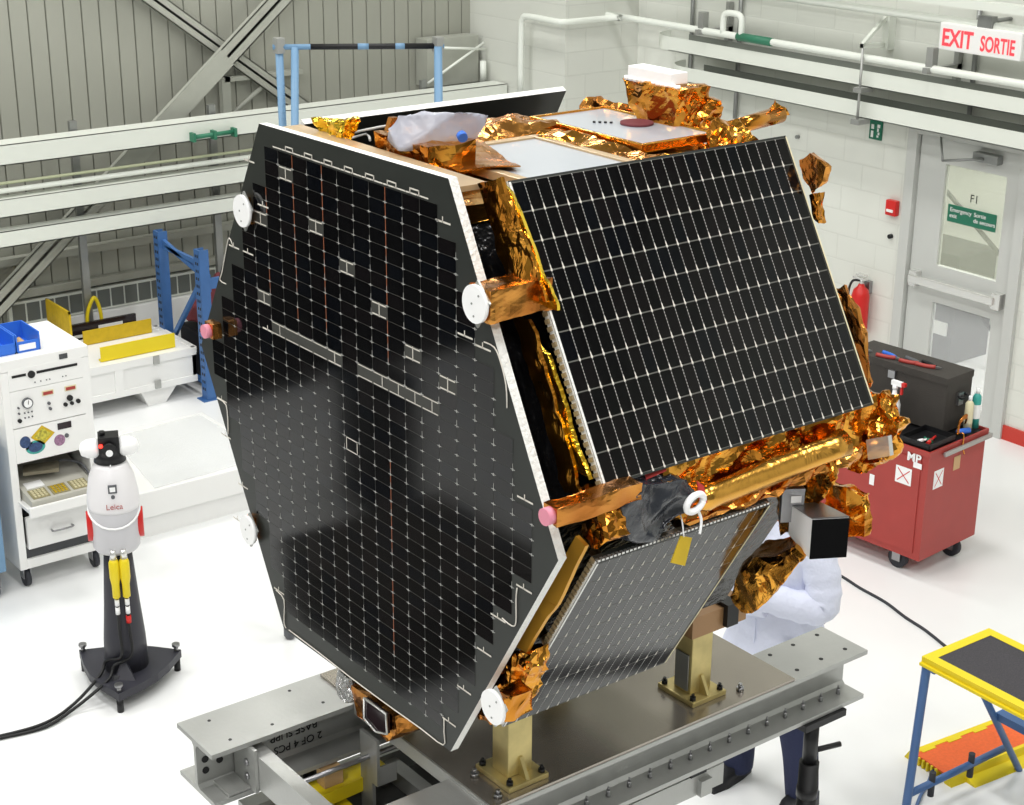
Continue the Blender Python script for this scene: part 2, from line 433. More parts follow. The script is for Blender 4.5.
# things behind the door glass
st = thing('handrail', 'dark metal stair handrail seen through the upper door glass', 'handrail', (11.2, 8.2, 0))
b = MB(); b.cyl((11.2, 9.2, 1.75), (11.2, 8.05, .95), .02); b.cyl((11.2, 9.2, 1.15), (11.2, 8.05, .3), .02); obj('rail', b, 'black', st)
for yy in (8.05, 9.2):
    b = MB(); b.cyl((11.2, yy, 0), (11.2, yy, 1.75 if yy > 9 else .95), .02); obj('post', b, 'black', st)
b = MB(); b.box((11.0, 8.35, 0), (11.5, 8.95, .95), bevel=.01); b.mi = 1; b.box((10.98, 8.4, .25), (11.0, 8.9, .36)); b.box((10.98, 8.4, .72), (11.0, 8.9, .82))  # white strips paint bright reflections onto the dark front
tag(obj('floor_cabinet', b, ['dark_cabinet', 'white_paint']), 'dark low cabinet with white strips seen through lower door glass', 'cabinet')

# lamps of the hall
lamp0 = None
k = 0
for lx in (-6, -2, 2, 6.5):
    for ly in (-3.5, 1.5, 6.5, 11):
        if lamp0 is None:
            lamp0 = thing('ceiling_light', '', 'ceiling light', (lx, ly, 8.6))
            b = MB(); b.box((-.5, -1.0, .02), (.5, 1.0, .12), bevel=.01); obj('housing', b, 'aluminium', lamp0, local=True)
            b = MB(); b.cyl((0, .8, .12), (0, .8, .4), .008); b.cyl((0, -.8, .12), (0, -.8, .4), .008); obj('hanger', b, 'steel', lamp0, local=True)
            t = lamp0
        else: t = dup(lamp0, (lx, ly, 8.6))
        t['label'] = 'white hall lamp hanging high under ceiling, outside the photo'; t['group'] = 'hall lamps under the ceiling'
        ld = bpy.data.lights.new('lamp', 'AREA'); ld.shape = 'RECTANGLE'; ld.size = .95; ld.size_y = 1.9; ld.energy = 152; ld.color = (1, .99, .965)
        lo = bpy.data.objects.new('lamp_light', ld); COL.objects.link(lo); lo.location = (lx, ly, 8.6); k += 1
w = bpy.data.worlds.new('world'); C.world = w; w.use_nodes = True
w.node_tree.nodes['Background'].inputs[0].default_value = (.8, .85, .9, 1); w.node_tree.nodes['Background'].inputs[1].default_value = .3
C.view_settings.view_transform = 'Standard'; C.view_settings.look = 'None'; C.view_settings.gamma = 1; C.view_settings.use_curve_mapping = False
C.view_settings.exposure = 0.0

# ------------------------------------------------------------------ left wall services
def tray(name, x0, x1, y0, z0, z1, label, depth=.16, grp=None):
    t = thing(name, label, 'cable tray', ((x0+x1)/2, y0, z0), group=grp)
    b = MB(); b.box((x0, y0, z0), (x1, y0+.008, z1)); b.box((x0, y0, z1-.006), (x1, y0+depth, z1)); b.box((x0, y0, z0), (x1, y0+.03, z0+.008)); obj('channel', b, 'tray', t)
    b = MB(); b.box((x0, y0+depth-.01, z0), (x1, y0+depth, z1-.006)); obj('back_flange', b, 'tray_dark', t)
    return t
tray('cable_tray', -4, 9.15, 12.1, 1.875, 2.03, 'uppermost and widest white cable tray along grey panelled wall', .2)
tray('cable_tray', -4, 9.15, 12.1, 1.48, 1.62, 'middle white cable tray, right under the thin pipes on panelled wall', .13)
tray('cable_tray', -4, 9.15, 12.1, 1.25, 1.375, 'lowest white cable tray on the grey panelled wall', .13)
b = MB(); b.cyl((-4, 12.15, 1.675), (9.1, 12.15, 1.675), .02); tag(obj('pipe', b, 'pipe'), 'pale pipe running between upper and middle tray on the panelled wall', 'pipe')
b = MB(); b.cyl((-4, 12.2, 1.72), (9.1, 12.2, 1.72), .012); tag(obj('conduit', b, 'conduit_pale'), 'thin greenish conduit just above the pale pipe on panelled wall', 'conduit')
for i, xx in enumerate((5.1, 6.3, 8.4, 3.4)):
    b = MB(); b.box((xx-.03, 12.33, 0), (xx+.03, 12.37, 2.1))
    tag(obj('tray_bracket', b, 'aluminium_dark'), ['grey bracket post carrying the trays, left part of panelled wall', 'grey bracket post carrying the trays, left of the blue rack upright', 'grey bracket post carrying the trays, hidden behind the satellite', 'grey bracket post carrying the trays left of the photo edge'][i], 'bracket')
# green valve tag on the upper tray
p0 = Y_(192, 137, 12.08); p1 = Y_(233, 129, 12.08)
t = thing('green_pipe_stub', 'short green pipe with clamps hanging in front of upper left tray', 'pipe', (p0+p1)/2)
b = MB(); b.cyl((p0.x, 12.06, p0.z), (p1.x, 12.06, p0.z+.005), .018); obj('pipe_body', b, 'green_pipe', t)
for xx in (p0.x, (p0.x+p1.x)/2, p1.x):
    b = MB(); b.box((xx-.012, 12.03, p0.z-.035), (xx+.012, 12.1, p0.z+.035)); obj('clamp', b, 'green_pipe', t)
# diagonal bracing
def brace_bar(pts, wd, label, yy, grp='x'):
    a, c = pts; d = (c-a).normalized(); n = V((-d.z, 0, d.x))*wd/2
    b = MB(); b.obox(a-n, (c-a), n*2, (0, .012, 0)); b.obox(a-n*.15, (c-a), n*.3, (0, .09, 0)); b.obox(a-n, c-a, V((0, .05, 0)), n*.12); b.obox(a+n*.88, c-a, V((0, .05, 0)), n*.12)
    return tag(obj('diagonal_brace', b, 'brace'), label, 'brace')
a = Y_(280, 0, 12.45); c = Y_(27, 275, 12.45); d = (c-a)
brace_bar((a-d*.75, c+d*.18), .17, 'grey steel diagonal brace rising to the right across panelled wall', 12.4)
a = Y_(155, 0, 12.58); c = Y_(300, 105, 12.58); d = (c-a)
brace_bar((a-d*1.5, c+d*.2), .13, 'grey steel diagonal brace falling to the right, crossed by the other brace', 12.5)
# small frame of the brace joint
b = MB(); p = Y_(225, 80, 12.6)
b.box((p.x-.03, 12.6, p.z-.35), (p.x+.05, 12.66, p.z+.02)); b.box((p.x, 12.6, p.z-.02), (p.x+.75, 12.66, p.z+.02)); b.cyl((p.x+.05, 12.62, p.z-.3), (p.x+.5, 12.62, p.z), .02)
tag(obj('bracket_frame', b, 'brace'), 'small grey steel bracket frame behind the crossing of the braces', 'bracket')
# grilles near the corner
t = thing('louvred_box', 'small dark framed wall box near the hall corner above the tray', 'wall box', (8.9, 12.6, 2.05))
b = MB(); b.box((8.55, 12.5, 2.0), (9.12, 12.68, 2.42)); obj('box_body', b, 'brace', t)
b = MB(); b.cyl((8.5, 12.42, 2.05), (9.12, 12.42, 2.36), .012); b.cyl((8.6, 12.42, 2.36), (9.14, 12.42, 2.3), .012); b.cyl((9.1, 12.4, 2.0), (9.1, 12.4, 2.2), .03); obj('rod', b, 'pipe', t)
# wall ledges and the low row of louvres
for i, zz in enumerate((.98, .70)):
    b = MB(); b.box((-4, 12.62, zz-.03), (9.17, 12.7, zz+.03)); struct('trim_%d' % (i+2), b, 'wall_panel')
b = MB(); b.box((4.3, 12.6, .38), (9.17, 12.7, .44)); b.box((4.3, 12.6, .0), (9.17, 12.66, .38)); struct('trim_4', b, 'white_paint')
t = thing('window_1', '', 'window', (5.3, 12.62, .47)); del t['label']; del t['category']; t['kind'] = 'structure'
b = MB(); b.box((4.55, 12.64, .45), (6.8, 12.69, .64)); obj('window_frame', b, 'tray', t)
for i in range(18):
    b = MB(); xx = 4.58+i*.122; b.box((xx, 12.63, .47), (xx+.105, 12.645, .62)); obj('pane', b, 'louver', t)

# ------------------------------------------------------------------ right wall services
def rtray(label, z0, z1, x0, ye):
    t = thing('cable_tray', label, 'cable tray', (x0, 8, z0)); wdt = .24
    b = MB()
    n = 10; R = .3
    path = [(x0, y) for y in (2.0, ye)] + [(x0+R*(1-math.cos(a))*1.0, ye+R*math.sin(a)) for a in [PI/2*i/n for i in range(1, n+1)]]
    for a, c in zip(path, path[1:]):
        A = V((a[0], a[1], 0)); D = V((c[0], c[1], 0)); n_ = V((1, 0, 0)) if a[1] < ye else V((c[1]-a[1], -(c[0]-a[0]), 0)).normalized()
        b.solid([A+V((0, 0, z0)), D+V((0, 0, z0)), D+n_*.006+V((0, 0, z0)), A+n_*.006+V((0, 0, z0)), A+V((0, 0, z1)), D+V((0, 0, z1)), D+n_*.006+V((0, 0, z1)), A+n_*.006+V((0, 0, z1))])
    b.box((x0, 2, z0), (x0+wdt, ye, z0+.006))
    obj('channel', b, 'tray', t)
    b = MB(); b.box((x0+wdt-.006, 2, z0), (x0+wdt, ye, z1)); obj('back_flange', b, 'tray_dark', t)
    b = MB(); yy = 2.3
    while yy < ye: b.box((x0+.006, yy, z0+.02), (x0+wdt-.006, yy+.02, z0+.035)); yy += .3
    obj('rung', b, 'tray', t)
rtray('upper white cable tray along the block wall, under the long pipe', 2.475, 2.59, 9.68, 10.55)
rtray('lower white cable tray along the block wall above the door', 2.24, 2.36, 9.68, 10.35)
t = thing('wall_pipe', 'long pale pipe along the block wall bending round the white corner column', 'pipe', (9.66, 9, 2.69))
b = MB(); b.tube([(9.66, 2, 2.69), (9.66, 10.9, 2.69), (9.62, 11.1, 2.69), (9.5, 11.2, 2.68), (9.2, 11.2, 2.68), (9.08, 11.22, 2.68), (9.05, 11.30, 2.68), (9.05, 11.68, 2.68), (9.05, 11.75, 2.65), (9.05, 11.77, 2.55), (9.05, 11.77, 2.02)], .028, sub=3)
obj('pipe_run', b, 'pipe', t)
pa = X_(738, 35, 9.66); pb = X_(772, 42, 9.66)
b = MB(); b.cyl((9.66, pa.y, 2.69), (9.66, pb.y, 2.69), .033); obj('coupling', b, 'green_pipe', t)
pa = X_(723, 32, 9.66); pb = X_(741, 35, 9.66)
b = MB(); b.tube([(9.66, pa.y, 2.69), (9.66, pa.y, 2.82), (9.66, pa.y-.04, 2.86), (9.66, pb.y+.04, 2.86), (9.66, pb.y, 2.82), (9.66, pb.y, 2.69)], .026, sub=3); obj('expansion_loop', b, 'pipe', t)
b = MB(); b.cyl((9.75, 2, 3.03), (9.75, 11.3, 3.03), .03); tag(obj('wall_pipe', b, 'pipe'), 'upper thin pale pipe passing behind the illuminated exit sign', 'pipe')
b = MB(); b.box((9.66, 2, 3.14), (9.74, 11.3, 3.2)); tag(obj('trunking', b, 'tray'), 'topmost white trunking along block wall at the upper photo edge', 'trunking')
# hanger arm with rods
ha = X_(889, 20, 9.95); hb = X_(863, 48, 9.62)
t = thing('hanger_arm', 'white folding wall arm with hanging rods holding the trays', 'bracket', (9.98, ha.y, 2.9))
b = MB(); b.box((9.92, ha.y-.03, 2.72), (9.998, ha.y+.03, 3.0)); b.obox((9.95, ha.y, 2.96), hb-V((9.95, ha.y, 2.96)), (0, 0, .03), (0, .03, 0)); b.obox((9.95, ha.y, 2.74), hb-V((9.95, ha.y, 2.74)), (0, 0, .03), (0, .03, 0)); obj('arm', b, 'tray', t)
b = MB(); b.cyl(hb, (hb.x, hb.y, 2.22), .01); b.box((hb.x-.03, hb.y-.04, 2.2), (hb.x+.1, hb.y+.04, 2.24)); b.box((hb.x-.03, hb.y-.04, 2.44), (hb.x+.1, hb.y+.04, 2.475)); obj('rod', b, 'aluminium', t)
for i, (px, py0, py1) in enumerate(((739, 40, 113), (975, 58, 116), (693, 0, 60))):
    a = X_(px, py0, 9.97); b = MB(); b.cyl((9.97, a.y, 1.95 if i == 0 else 2.2), (9.97, a.y, 3.2), .018)
    tag(obj('conduit', b, 'aluminium_dark'), ['vertical grey conduit on block wall left of the hanger arm', 'vertical grey conduit on block wall below the exit sign', 'vertical grey conduit on block wall near the corner column'][i], 'conduit')
for i, (px, py) in enumerate(((936, 45), (706, 20))):
    a = X_(px, py, 9.7); b = MB(); b.box((9.6, a.y-.02, 2.66), (9.99, a.y+.02, 2.70)); b.box((9.64, a.y-.03, 2.70), (9.70, a.y+.03, 2.84)); b.box((9.94, a.y-.02, 2.56), (9.99, a.y+.02, 2.9))
    tag(obj('pipe_clamp', b, 'aluminium'), ['grey pipe support on block wall just left of exit sign', 'grey pipe support on block wall by the green coupling'][i], 'clamp')
# exit sign
t = thing('exit_sign', 'white lit sign with red EXIT SORTIE letters hung above the door', 'sign', (9.7, 7.38, 2.83))
b = MB(); b.box((9.69, 7.03, 2.83), (9.77, 7.73, 3.02), bevel=.01); obj('sign_box', b, 'white_paint', t)
b = MB(); b.box((9.70, 7.30, 3.02), (9.76, 7.42, 3.1)); b.cyl((9.78, 7.36, 3.06), (9.99, 7.36, 3.06), .015); obj('mount', b, 'aluminium_dark', t)
mat('exit_red', (240, 70, 80), .4, emit=.5)
text('lettering', 'EXIT', .165, (9.688, 7.705, 2.865), L_, U_, 'exit_red', t, bold=.004, sx=.8)
text('lettering', 'SORTIE', .145, (9.688, 7.37, 2.865), L_, U_, 'exit_red', t, bold=.003, sx=.62)
# small wall things
t = thing('wall_sign', 'small green wall sign with white lettering under the trays', 'sign', (9.99, 8.49, 2.02))
b = MB(); b.box((9.985, 8.43, 2.02), (10, 8.55, 2.17)); obj('sign_plate', b, 'green_sign', t)
b = MB()
for y0, y1, z0, z1 in ((8.505, 8.53, 2.10, 2.135), (8.508, 8.53, 2.035, 2.085), (8.445, 8.47, 2.115, 2.14), (8.455, 8.47, 2.085, 2.11), (8.447, 8.462, 2.06, 2.08), (8.455, 8.472, 2.04, 2.055)): b.box((9.981, y0, z0), (9.985, y1, z1))
obj('lettering', b, 'white_paint', t)
t = thing('fire_alarm', 'small red fire alarm pull station on the block wall', 'fire alarm', (9.98, 8.25, 1.47))
b = MB(); b.box((9.95, 8.2, 1.47), (10, 8.3, 1.59), bevel=.008); obj('housing', b, 'red', t)
b = MB(); b.box((9.94, 8.22, 1.5), (9.952, 8.28, 1.52)); obj('pull_bar', b, 'white_paint', t)
b = MB(); b.cyl((9.97, 8.254, 1.3), (10, 8.254, 1.3), .018); tag(obj('wall_button', b, 'black'), 'small dark round button below the red fire alarm', 'button')
p = X_(797, 137, 9.98); b = MB(); b.cyl((9.97, p.y, p.z), (10, p.y, p.z), .015); tag(obj('wall_button', b, 'aluminium_dark'), 'small grey round wall fitting above the solar panel corner', 'button')
# extinguisher
t = thing('fire_extinguisher', 'red fire extinguisher with white label hanging on block wall', 'fire extinguisher', (9.9, 8.43, .45))
b = MB(); b.lathe([(0.02, 0), (.068, .012), (.072, .04), (.072, .34), (.06, .39), (.03, .42), (.022, .44)], (9.9, 8.43, .45)); obj('cylinder', b, 'red', t)
b = MB(); b.cyl((9.9, 8.43, .88), (9.9, 8.43, .93), .018); b.box((9.87, 8.38, .93), (9.92, 8.5, .945)); b.box((9.87, 8.39, .96), (9.92, 8.47, .97)); obj('valve', b, 'metal_bright', t)
b = MB(); b.tube([(9.88, 8.44, .92), (9.87, 8.5, .9), (9.87, 8.53, .8), (9.88, 8.52, .65)], .01); obj('hose', b, 'black', t)
b = MB(); b.sheet([(9.83, 8.46, .55), (9.83, 8.37, .55), (9.83, 8.37, .7), (9.83, 8.46, .7)], 2, 2, 0, 1); obj('paper_label', b, 'white_paint', t)
b = MB(); b.box((9.96, 8.40, .80), (10, 8.46, .9)); obj('wall_hook', b, 'steel', t)

# ================================================================== SATELLITE
SY, SZ = 3.75, 2.868
HX = [(4.217, 3.677), (3.277, 3.691), (2.826, 2.837), (3.285, 2.071), (4.207, 2.057), (4.669, 2.888)]
FX = 2.30
h3 = math.sqrt(3)/2
sat = thing('satellite', 'large hexagonal satellite with black solar panels and gold foil blankets', 'satellite', (2.9, SY, 1.99))
def hexp(r, x): return [(x, SY+r*math.cos(PI/3*k+0), SZ+r*math.sin(PI/3*k)) for k in range(6)]
# body
b = MB(); b.prism(hexp(.80, 2.335), (1.07, 0, 0)); obj('body', b, 'black_foil', sat)
# front panel plate with white edge
b = MB(); b.mi = 0
fs = b.prism([(FX, y, z) for y, z in HX], (.026, 0, 0))
for f in fs[2:]: f.material_index = 1
fp = obj('front_solar_panel', b, ['panel_face', 'honeycomb'], sat)
def inhex(y, z, m):
    n = 6
    for i in range(n):
        a = HX[i]; c = HX[(i+1) % n]; ex, ez = c[0]-a[0], c[1]-a[1]; L = math.hypot(ex, ez)
        d = ((y-a[0])*ez-(z-a[1])*ex)/L
        s = ((SY-a[0])*ez-(SZ-a[1])*ex)/L
        if d*(1 if s > 0 else -1) < m: return False
    return True
PY, PZ, Y0, Z0 = .079, .0402, 3.956, 3.617
def cell_at(px, py):
    p = X_(px, py, FX); return math.floor((p.y-Y0)/PY), math.floor((Z0-p.z)/PZ)
marks = [(285, 172), (315, 221), (260, 218), (346, 260), (264, 296), (378, 308), (413, 350), (447, 378), (333, 353)]
mk = {cell_at(*p) for p in marks}
gapq = {cell_at(*p) for p in ((284, 328), (295, 336), (306, 341), (320, 347), (362, 376), (376, 381), (391, 388), (405, 394), (420, 400), (432, 405))}
boxm = cell_at(351, 440)
cells = MB()
class Layer:
    def __init__(s, m): s.m = m
    def quad(s, p): cells.mi = s.m; cells.quad(p)
gaps = Layer(3); nodes = Layer(4); tr = Layer(5); ow = Layer(6)
e = .0005
def qy(mb, y0, y1, z0, z1, x): mb.quad([(x, y1, z0), (x, y0, z0), (x, y0, z1), (x, y1, z1)])
for k in range(-14, 12):
    for j in range(0, 40):
        y0 = Y0+k*PY; y1 = y0+PY; z1 = Z0-j*PZ; z0 = z1-PZ
        if not all(inhex(a, c, .03) for a in (y0, y1) for c in (z0, z1)): continue
        qy(gaps, y0, y1, z0, z1, FX-.0004)
        if (k, j) in gapq:
            qy(tr, y0+.004, y1-.004, z1-.005, z1-.002, FX-.0016); qy(tr, y0+.004, y1-.004, z0+.002, z0+.005, FX-.0016)
            if rnd.random() < .6: qy(tr, y0+.03, y0+.033, z0+.003, z1-.003, FX-.0016)
            continue
        if (k, j) in mk:
            qy(tr, y0+.006, y1-.006, z1-.006, z1-.002, FX-.0016); qy(tr, y0+.006, y1-.006, z0+.002, z0+.006, FX-.0016); qy(tr, y0+.037, y0+.041, z0, z1, FX-.0016); continue
        if (k, j) == boxm:
            for a in ((y0+.01, y0+.013, z0, z1), (y1-.013, y1-.01, z0, z1), (y0+.01, y1-.01, z0, z0+.003), (y0+.01, y1-.01, z1-.003, z1)): qy(tr, *a, FX-.0016)
        cells.mi = rnd.choice((0, 0, 1, 2)); qy(cells, y0+.0011, y1-.0011, z0+.0009, z1-.0009, FX-.0008)
        # interconnect star at the lower left corner
        if inhex(y0, z0, .06):
            qy(nodes, y0-.0022, y0+.0022, z0-.0035, z0+.0035, FX-.0016); qy(nodes, y0-.009, y0+.009, z0-.0008, z0+.0008, FX-.0016)
            if rnd.random() < .5: qy(nodes, y0-.0007, y0+.0007, z0, z0+PZ*.4, FX-.0016)
        if k in (-5, -1, 1, 3) and (j < 12 or k == -5 and 18 < j < 34) and rnd.random() < .8: qy(ow, y0-.0014, y0+.0014, z0, z1, FX-.0012)

# white traces along the top row and single bars at string ends
yy = 4.14
k = 0
while yy > 3.37:
    qy(tr, yy-.05, yy, 3.622, 3.626, FX-.0016)
    if k % 2: qy(tr, yy-.06, yy-.02, 3.634, 3.638, FX-.0016); qy(tr, yy-.062, yy-.058, 3.622, 3.638, FX-.0016); qy(tr, yy-.022, yy-.018, 3.622, 3.638, FX-.0016)
    yy -= .052; k += 1
for px, py in ((443, 222), (249, 161), (263, 206), (234, 247), (248, 253), (465, 336), (483, 348), (525, 500), (524, 589), (498, 618), (484, 652), (464, 690), (449, 722), (219, 333), (222, 400), (226, 436), (268, 330), (243, 486), (238, 520), (279, 591)):
    p = X_(px, py, FX-.0016); qy(tr, p.y-.032, p.y+.032, p.z-.0025, p.z+.0025, FX-.0016)
    qy(tr, p.y+.0, p.y+.004, p.z-.0025, p.z+.014, FX-.0016)
obj('solar_cells', cells, ['cell_a', 'cell_b', 'cell_c', 'cell_gap_front', 'node', 'trace', 'wire_orange'], fp, fix=False)
for pts in ([(484, 342), (494, 347), (500, 360), (506, 385), (507, 408)], [(517, 588), (516, 600), (516, 622), (512, 626), (502, 618)], [(444, 719), (444, 732), (443, 745), (420, 728), (385, 703), (350, 677), (318, 652), (289, 630)], [(276, 590), (284, 600), (284, 622), (286, 628)],
            [(233, 246), (229, 238), (226, 250), (222, 272), (220, 280), (226, 284)], [(217, 398), (226, 405), (228, 425), (228, 434)]):
    wr = MB(); wr.tube([X_(x, y, FX-.003) for x, y in pts], .0018, seg=5, sub=3); obj('wire', wr, 'trace', fp)

def face_panel(name, o, W, v, nrm, nc, nr, mgx=.008, mgy=.006, edge='honeycomb', back=False):
    o = V(o); v = V(v); Lv = v.length; vd = v.normalized(); n = V(nrm).normalized(); ux = V((1, 0, 0))
    b = MB(); th = .022
    P = [o, o+ux*W, o+ux*W+v, o+v]
    bm = b.bm; top = [bm.verts.new(p) for p in P]; bot = [bm.verts.new(p-n*th) for p in P]
    f = bm.faces.new(top); f.material_index = 0; f = bm.faces.new(bot[::-1]); f.material_index = 0
    for i in range(4): f = bm.faces.new([top[i], top[(i+1) % 4], bot[(i+1) % 4], bot[i]]); f.material_index = 1 if i in (1, 3) or back else 0
    pn = obj(name, b, ['panel_face', edge], sat)
    if back: return pn
    cw = (W-2*mgx)/nc; ch = (Lv-2*mgy)/nr
    cells = MB()
    gp, lines, dots = 3, 4, 5
    def q(mb, a0, a1, c0, c1, hgt):
        if isinstance(mb, int): cells.mi = mb; mb = cells
        mb.quad([o+ux*a0+vd*c0+n*hgt, o+ux*a0+vd*c1+n*hgt, o+ux*a1+vd*c1+n*hgt, o+ux*a1+vd*c0+n*hgt])
    q(gp, mgx, W-mgx, mgy, Lv-mgy, .0004)
    for i in range(nc):
        for j in range(nr):
            a0 = mgx+i*cw; c0 = mgy+j*ch
            cells.mi = rnd.choice((0, 0, 1, 2, 1)); q(cells, a0+.0011, a0+cw-.0011, c0+.0018, c0+ch-.0018, .0008)
            if i:
                for s in range(9):
                    q(lines, a0-.001, a0+.001, c0+ch*(s/9)+.001, c0+ch*(s+.62)/9, .0012)
                q(dots, a0-.003, a0+.003, c0+ch-.0035, c0+ch+.0028, .0016)
                q(dots, a0-.0018, a0+.0018, c0+ch*.84, c0+ch, .0014)
    obj('solar_cells', cells, ['cell_a', 'cell_b', 'cell_c', 'cell_gap', 'node', 'trace'], pn, fix=False)
    # white tape along the near edge
    t_ = MB(); q(t_, .0, .007, .004, Lv-.004, .002); obj('edge_tape', t_, 'honeycomb', pn, fix=False)
    t_ = MB(); q(t_, W-.005, W, .004, Lv-.004, .002); obj('edge_tape', t_, 'cream', pn, fix=False)
    t_ = MB()
    for s in range(40): a = o+vd*(Lv*s/40)-n*.002; t_.obox(a-ux*.006-n*.018, ux*.006, vd*Lv*.6/40, n*.014)
    obj('edge_stitching', t_, 'stitch', pn)
    return pn
nU = (0, -h3, .5); nL = (0, -h3, -.5); nB = (0, h3, .5)
face_panel('side_solar_panel', (2.441, 3.224, 3.676), .974, (0, -.395, -.684), nU, 25, 10)
lp = face_panel('lower_solar_panel', (2.43, 2.835, 2.79), .606, (0, .383, -.655), nL, 16, 9)
bp_ = face_panel('rear_solar_panel', (2.438, 4.215, 3.674), .975, (0, .395, -.684), nB, 25, 10, back=True)
face_panel('hidden_solar_panel', (2.438, 4.66, 2.79), .975, (0, -.38, -.66), (0, h3, -.5), 25, 10, back=True)
# edge reflectors of the lower panel
b = MB()
for s in range(46): b.obox(V((2.432+s*.0131, 2.833, 2.791)), (.0085, 0, 0), (0, .018, .0), (0, 0, .005))
obj('top_edge_clips', b, 'metal_bright', lp)
# brackets that hold the side panels to the body
for ny, nz, xs in ((-h3, .5, (2.6, 3.2)), (-h3, -.5, (2.6, 2.9)), (h3, .5, (2.6, 3.2)), (h3, -.5, (2.6, 3.2))):
    for tt in (-.2, .2):
        for x in xs:
            b = MB(); c0 = V((x, SY+ny*.66-nz*tt, SZ+nz*.66+ny*tt)); b.cyl(c0, c0+V((0, ny, nz))*.145, .015); obj('panel_strut', b, 'deck_tan', sat)

# ---- deck on top
b = MB(); b.box((2.331, 3.29, 3.648), (2.43, 4.205, 3.662)); obj('deck_flange', b, 'deck_tan', sat)
b = MB(); b.hull([(x, y, z) for x in (2.36, 3.40) for y in (3.33, 4.02) for z in (3.55, 3.60)], 4, .006, 6, 3); obj('top_blanket', b, 'gold_smooth', sat)
def plate(name, x0, x1, y0, y1, z, m, frame, fw_=.025):
    b = MB(); b.box((x0, y0, z-.012), (x1, y1, z)); p = obj(name, b, m, sat)
    b = MB()
    for lo, hi in (((x0-fw_, y0-fw_, z-.02), (x0, y1+fw_, z+.006)), ((x1, y0-fw_, z-.02), (x1+fw_, y1+fw_, z+.006)), ((x0, y0-fw_, z-.02), (x1, y0, z+.006)), ((x0, y1, z-.02), (x1, y1+fw_, z+.006))): b.box(lo, hi, bevel=.003)
    obj('frame', b, frame, p); return p
plate('radiator_plate', 2.62, 2.96, 3.28, 3.78, 3.628, 'radiator', 'deck_tan', .03)
pl2 = plate('radiator_plate', 3.10, 3.375, 3.47, 3.96, 3.645, 'radiator', 'gold_smooth', .012)
b = MB(); b.cyl((3.29, 3.71, 3.645), (3.29, 3.71, 3.652), .05, seg=20); obj('dark_port', b, 'dark_red', pl2)  # flat dark disc colours in the shadow of a hole in the plate
b = MB()
for i in range(4): b.cyl((3.2+i*.012, 3.80-i*.012, 3.645), (3.2+i*.012, 3.80-i*.012, 3.65), .005, seg=6)
obj('rivets', b, 'black', pl2)
b = MB(); b.hull([(x, y, z) for x in (2.98, 3.08) for y in (3.36, 3.96) for z in (3.6, 3.632)], 4, .012, 9, 8); obj('foil_ridge', b, 'gold', sat)
b = MB(); b.sheet([(2.50, 3.53, 3.64), (2.66, 3.46, 3.645), (2.80, 3.82, 3.64), (2.56, 3.86, 3.65)], 14, 14, .012, 8, 5, .004); obj('foil_flap', b, 'amber', sat)
b = MB(); b.hull([(x, y, z) for x in (2.8, 3.1) for y in (3.84, 4.08) for z in (3.6, 3.64)]+[(3.0, 3.95, 3.67)], 4, .012, 9, 11); obj('foil_ridge', b, 'amber', sat)
b = MB(); b.hull([(3.36, 4.10, 3.6), (3.44, 4.1, 3.6), (3.38, 4.06, 3.665), (3.46, 3.75, 3.655), (3.4, 3.72, 3.6), (3.5, 3.72, 3.6), (3.41, 3.74, 3.665)], 4, .012, 10, 12); obj('foil_ridge', b, 'amber', sat)
# gold foil tuft at the far front corner
b = MB(); pts = [X_(x, y, 2.42) for x, y in ((315, 121), (331, 125), (347, 121), (341, 140), (322, 141))]
b.hull(pts+[p+V((.04, 0, 0)) for p in pts], 4, .008, 26, 2); obj('foil_tuft', b, 'gold_bright', sat)
b = MB(); a = fl(383, 147, 3.6); c = fl(392, 118, 3.68); b.obox(a, (c-a), (.02, 0, 0), (0, .02, 0)); obj('bracket_arm', b, 'amber', sat)
b = MB(); b.tube([fl(352, 133, 3.62), fl(380, 127, 3.64), fl(420, 121, 3.64)], .004, seg=6, sub=2); b.tube([fl(346, 140, 3.61), fl(366, 134, 3.61), fl(370, 140, 3.61)], .004, seg=6, sub=2); obj('harness_wires', b, 'node', sat)
# gold box under the bag
b = MB(); b.hull([(x, y, z) for x in (2.45, 2.60) for y in (3.58, 3.84) for z in (3.58, 3.70)], 4, .006, 12, 4); obj('instrument_box', b, 'gold', sat)
# horn with white head
b = MB(); b.hull([(3.36, 3.63, 3.60), (3.46, 3.62, 3.60), (3.36, 3.76, 3.60), (3.46, 3.76, 3.60), (3.35, 3.61, 3.70), (3.35, 3.78, 3.70), (3.46, 3.6, 3.70), (3.46, 3.78, 3.7), (3.325, 3.58, 3.755), (3.325, 3.83, 3.765), (3.46, 3.58, 3.755), (3.44, 3.80, 3.76)], 5, .009, 11, 6)
hn = obj('antenna_horn', b, 'gold', sat)
b = MB(); b.box((3.335, 3.615, 3.768), (3.40, 3.81, 3.802), bevel=.003)
for i in range(12): b.cyl((3.34, 3.595+i*.02, 3.758), (3.34, 3.595+i*.02, 3.770), .0105, seg=8)
obj('white_cap', b, 'white_disc', hn)
b = MB(); b.hull([fl(*p) for p in ((690, 128, 3.6), (722, 130, 3.6), (700, 110, 3.68), (680, 95, 3.74), (700, 86, 3.76), (717, 100, 3.72), (722, 118, 3.64), (690, 140, 3.6))]+[(3.42, 3.58, 3.70)], 5, .014, 16, 7); obj('crumpled_foil', b, 'gold', sat)
b = MB(); a = V((3.42, 3.50, 3.64)); b.cyl(a, (3.68, 3.50, 3.665), .022, .026, seg=14); b.hull([(3.62, 3.47, 3.64), (3.7, 3.47, 3.66), (3.62, 3.54, 3.64), (3.71, 3.53, 3.66), (3.65, 3.5, 3.71), (3.68, 3.49, 3.63)], 3, .008, 20, 2); obj('thruster_arm', b, 'gold', sat)
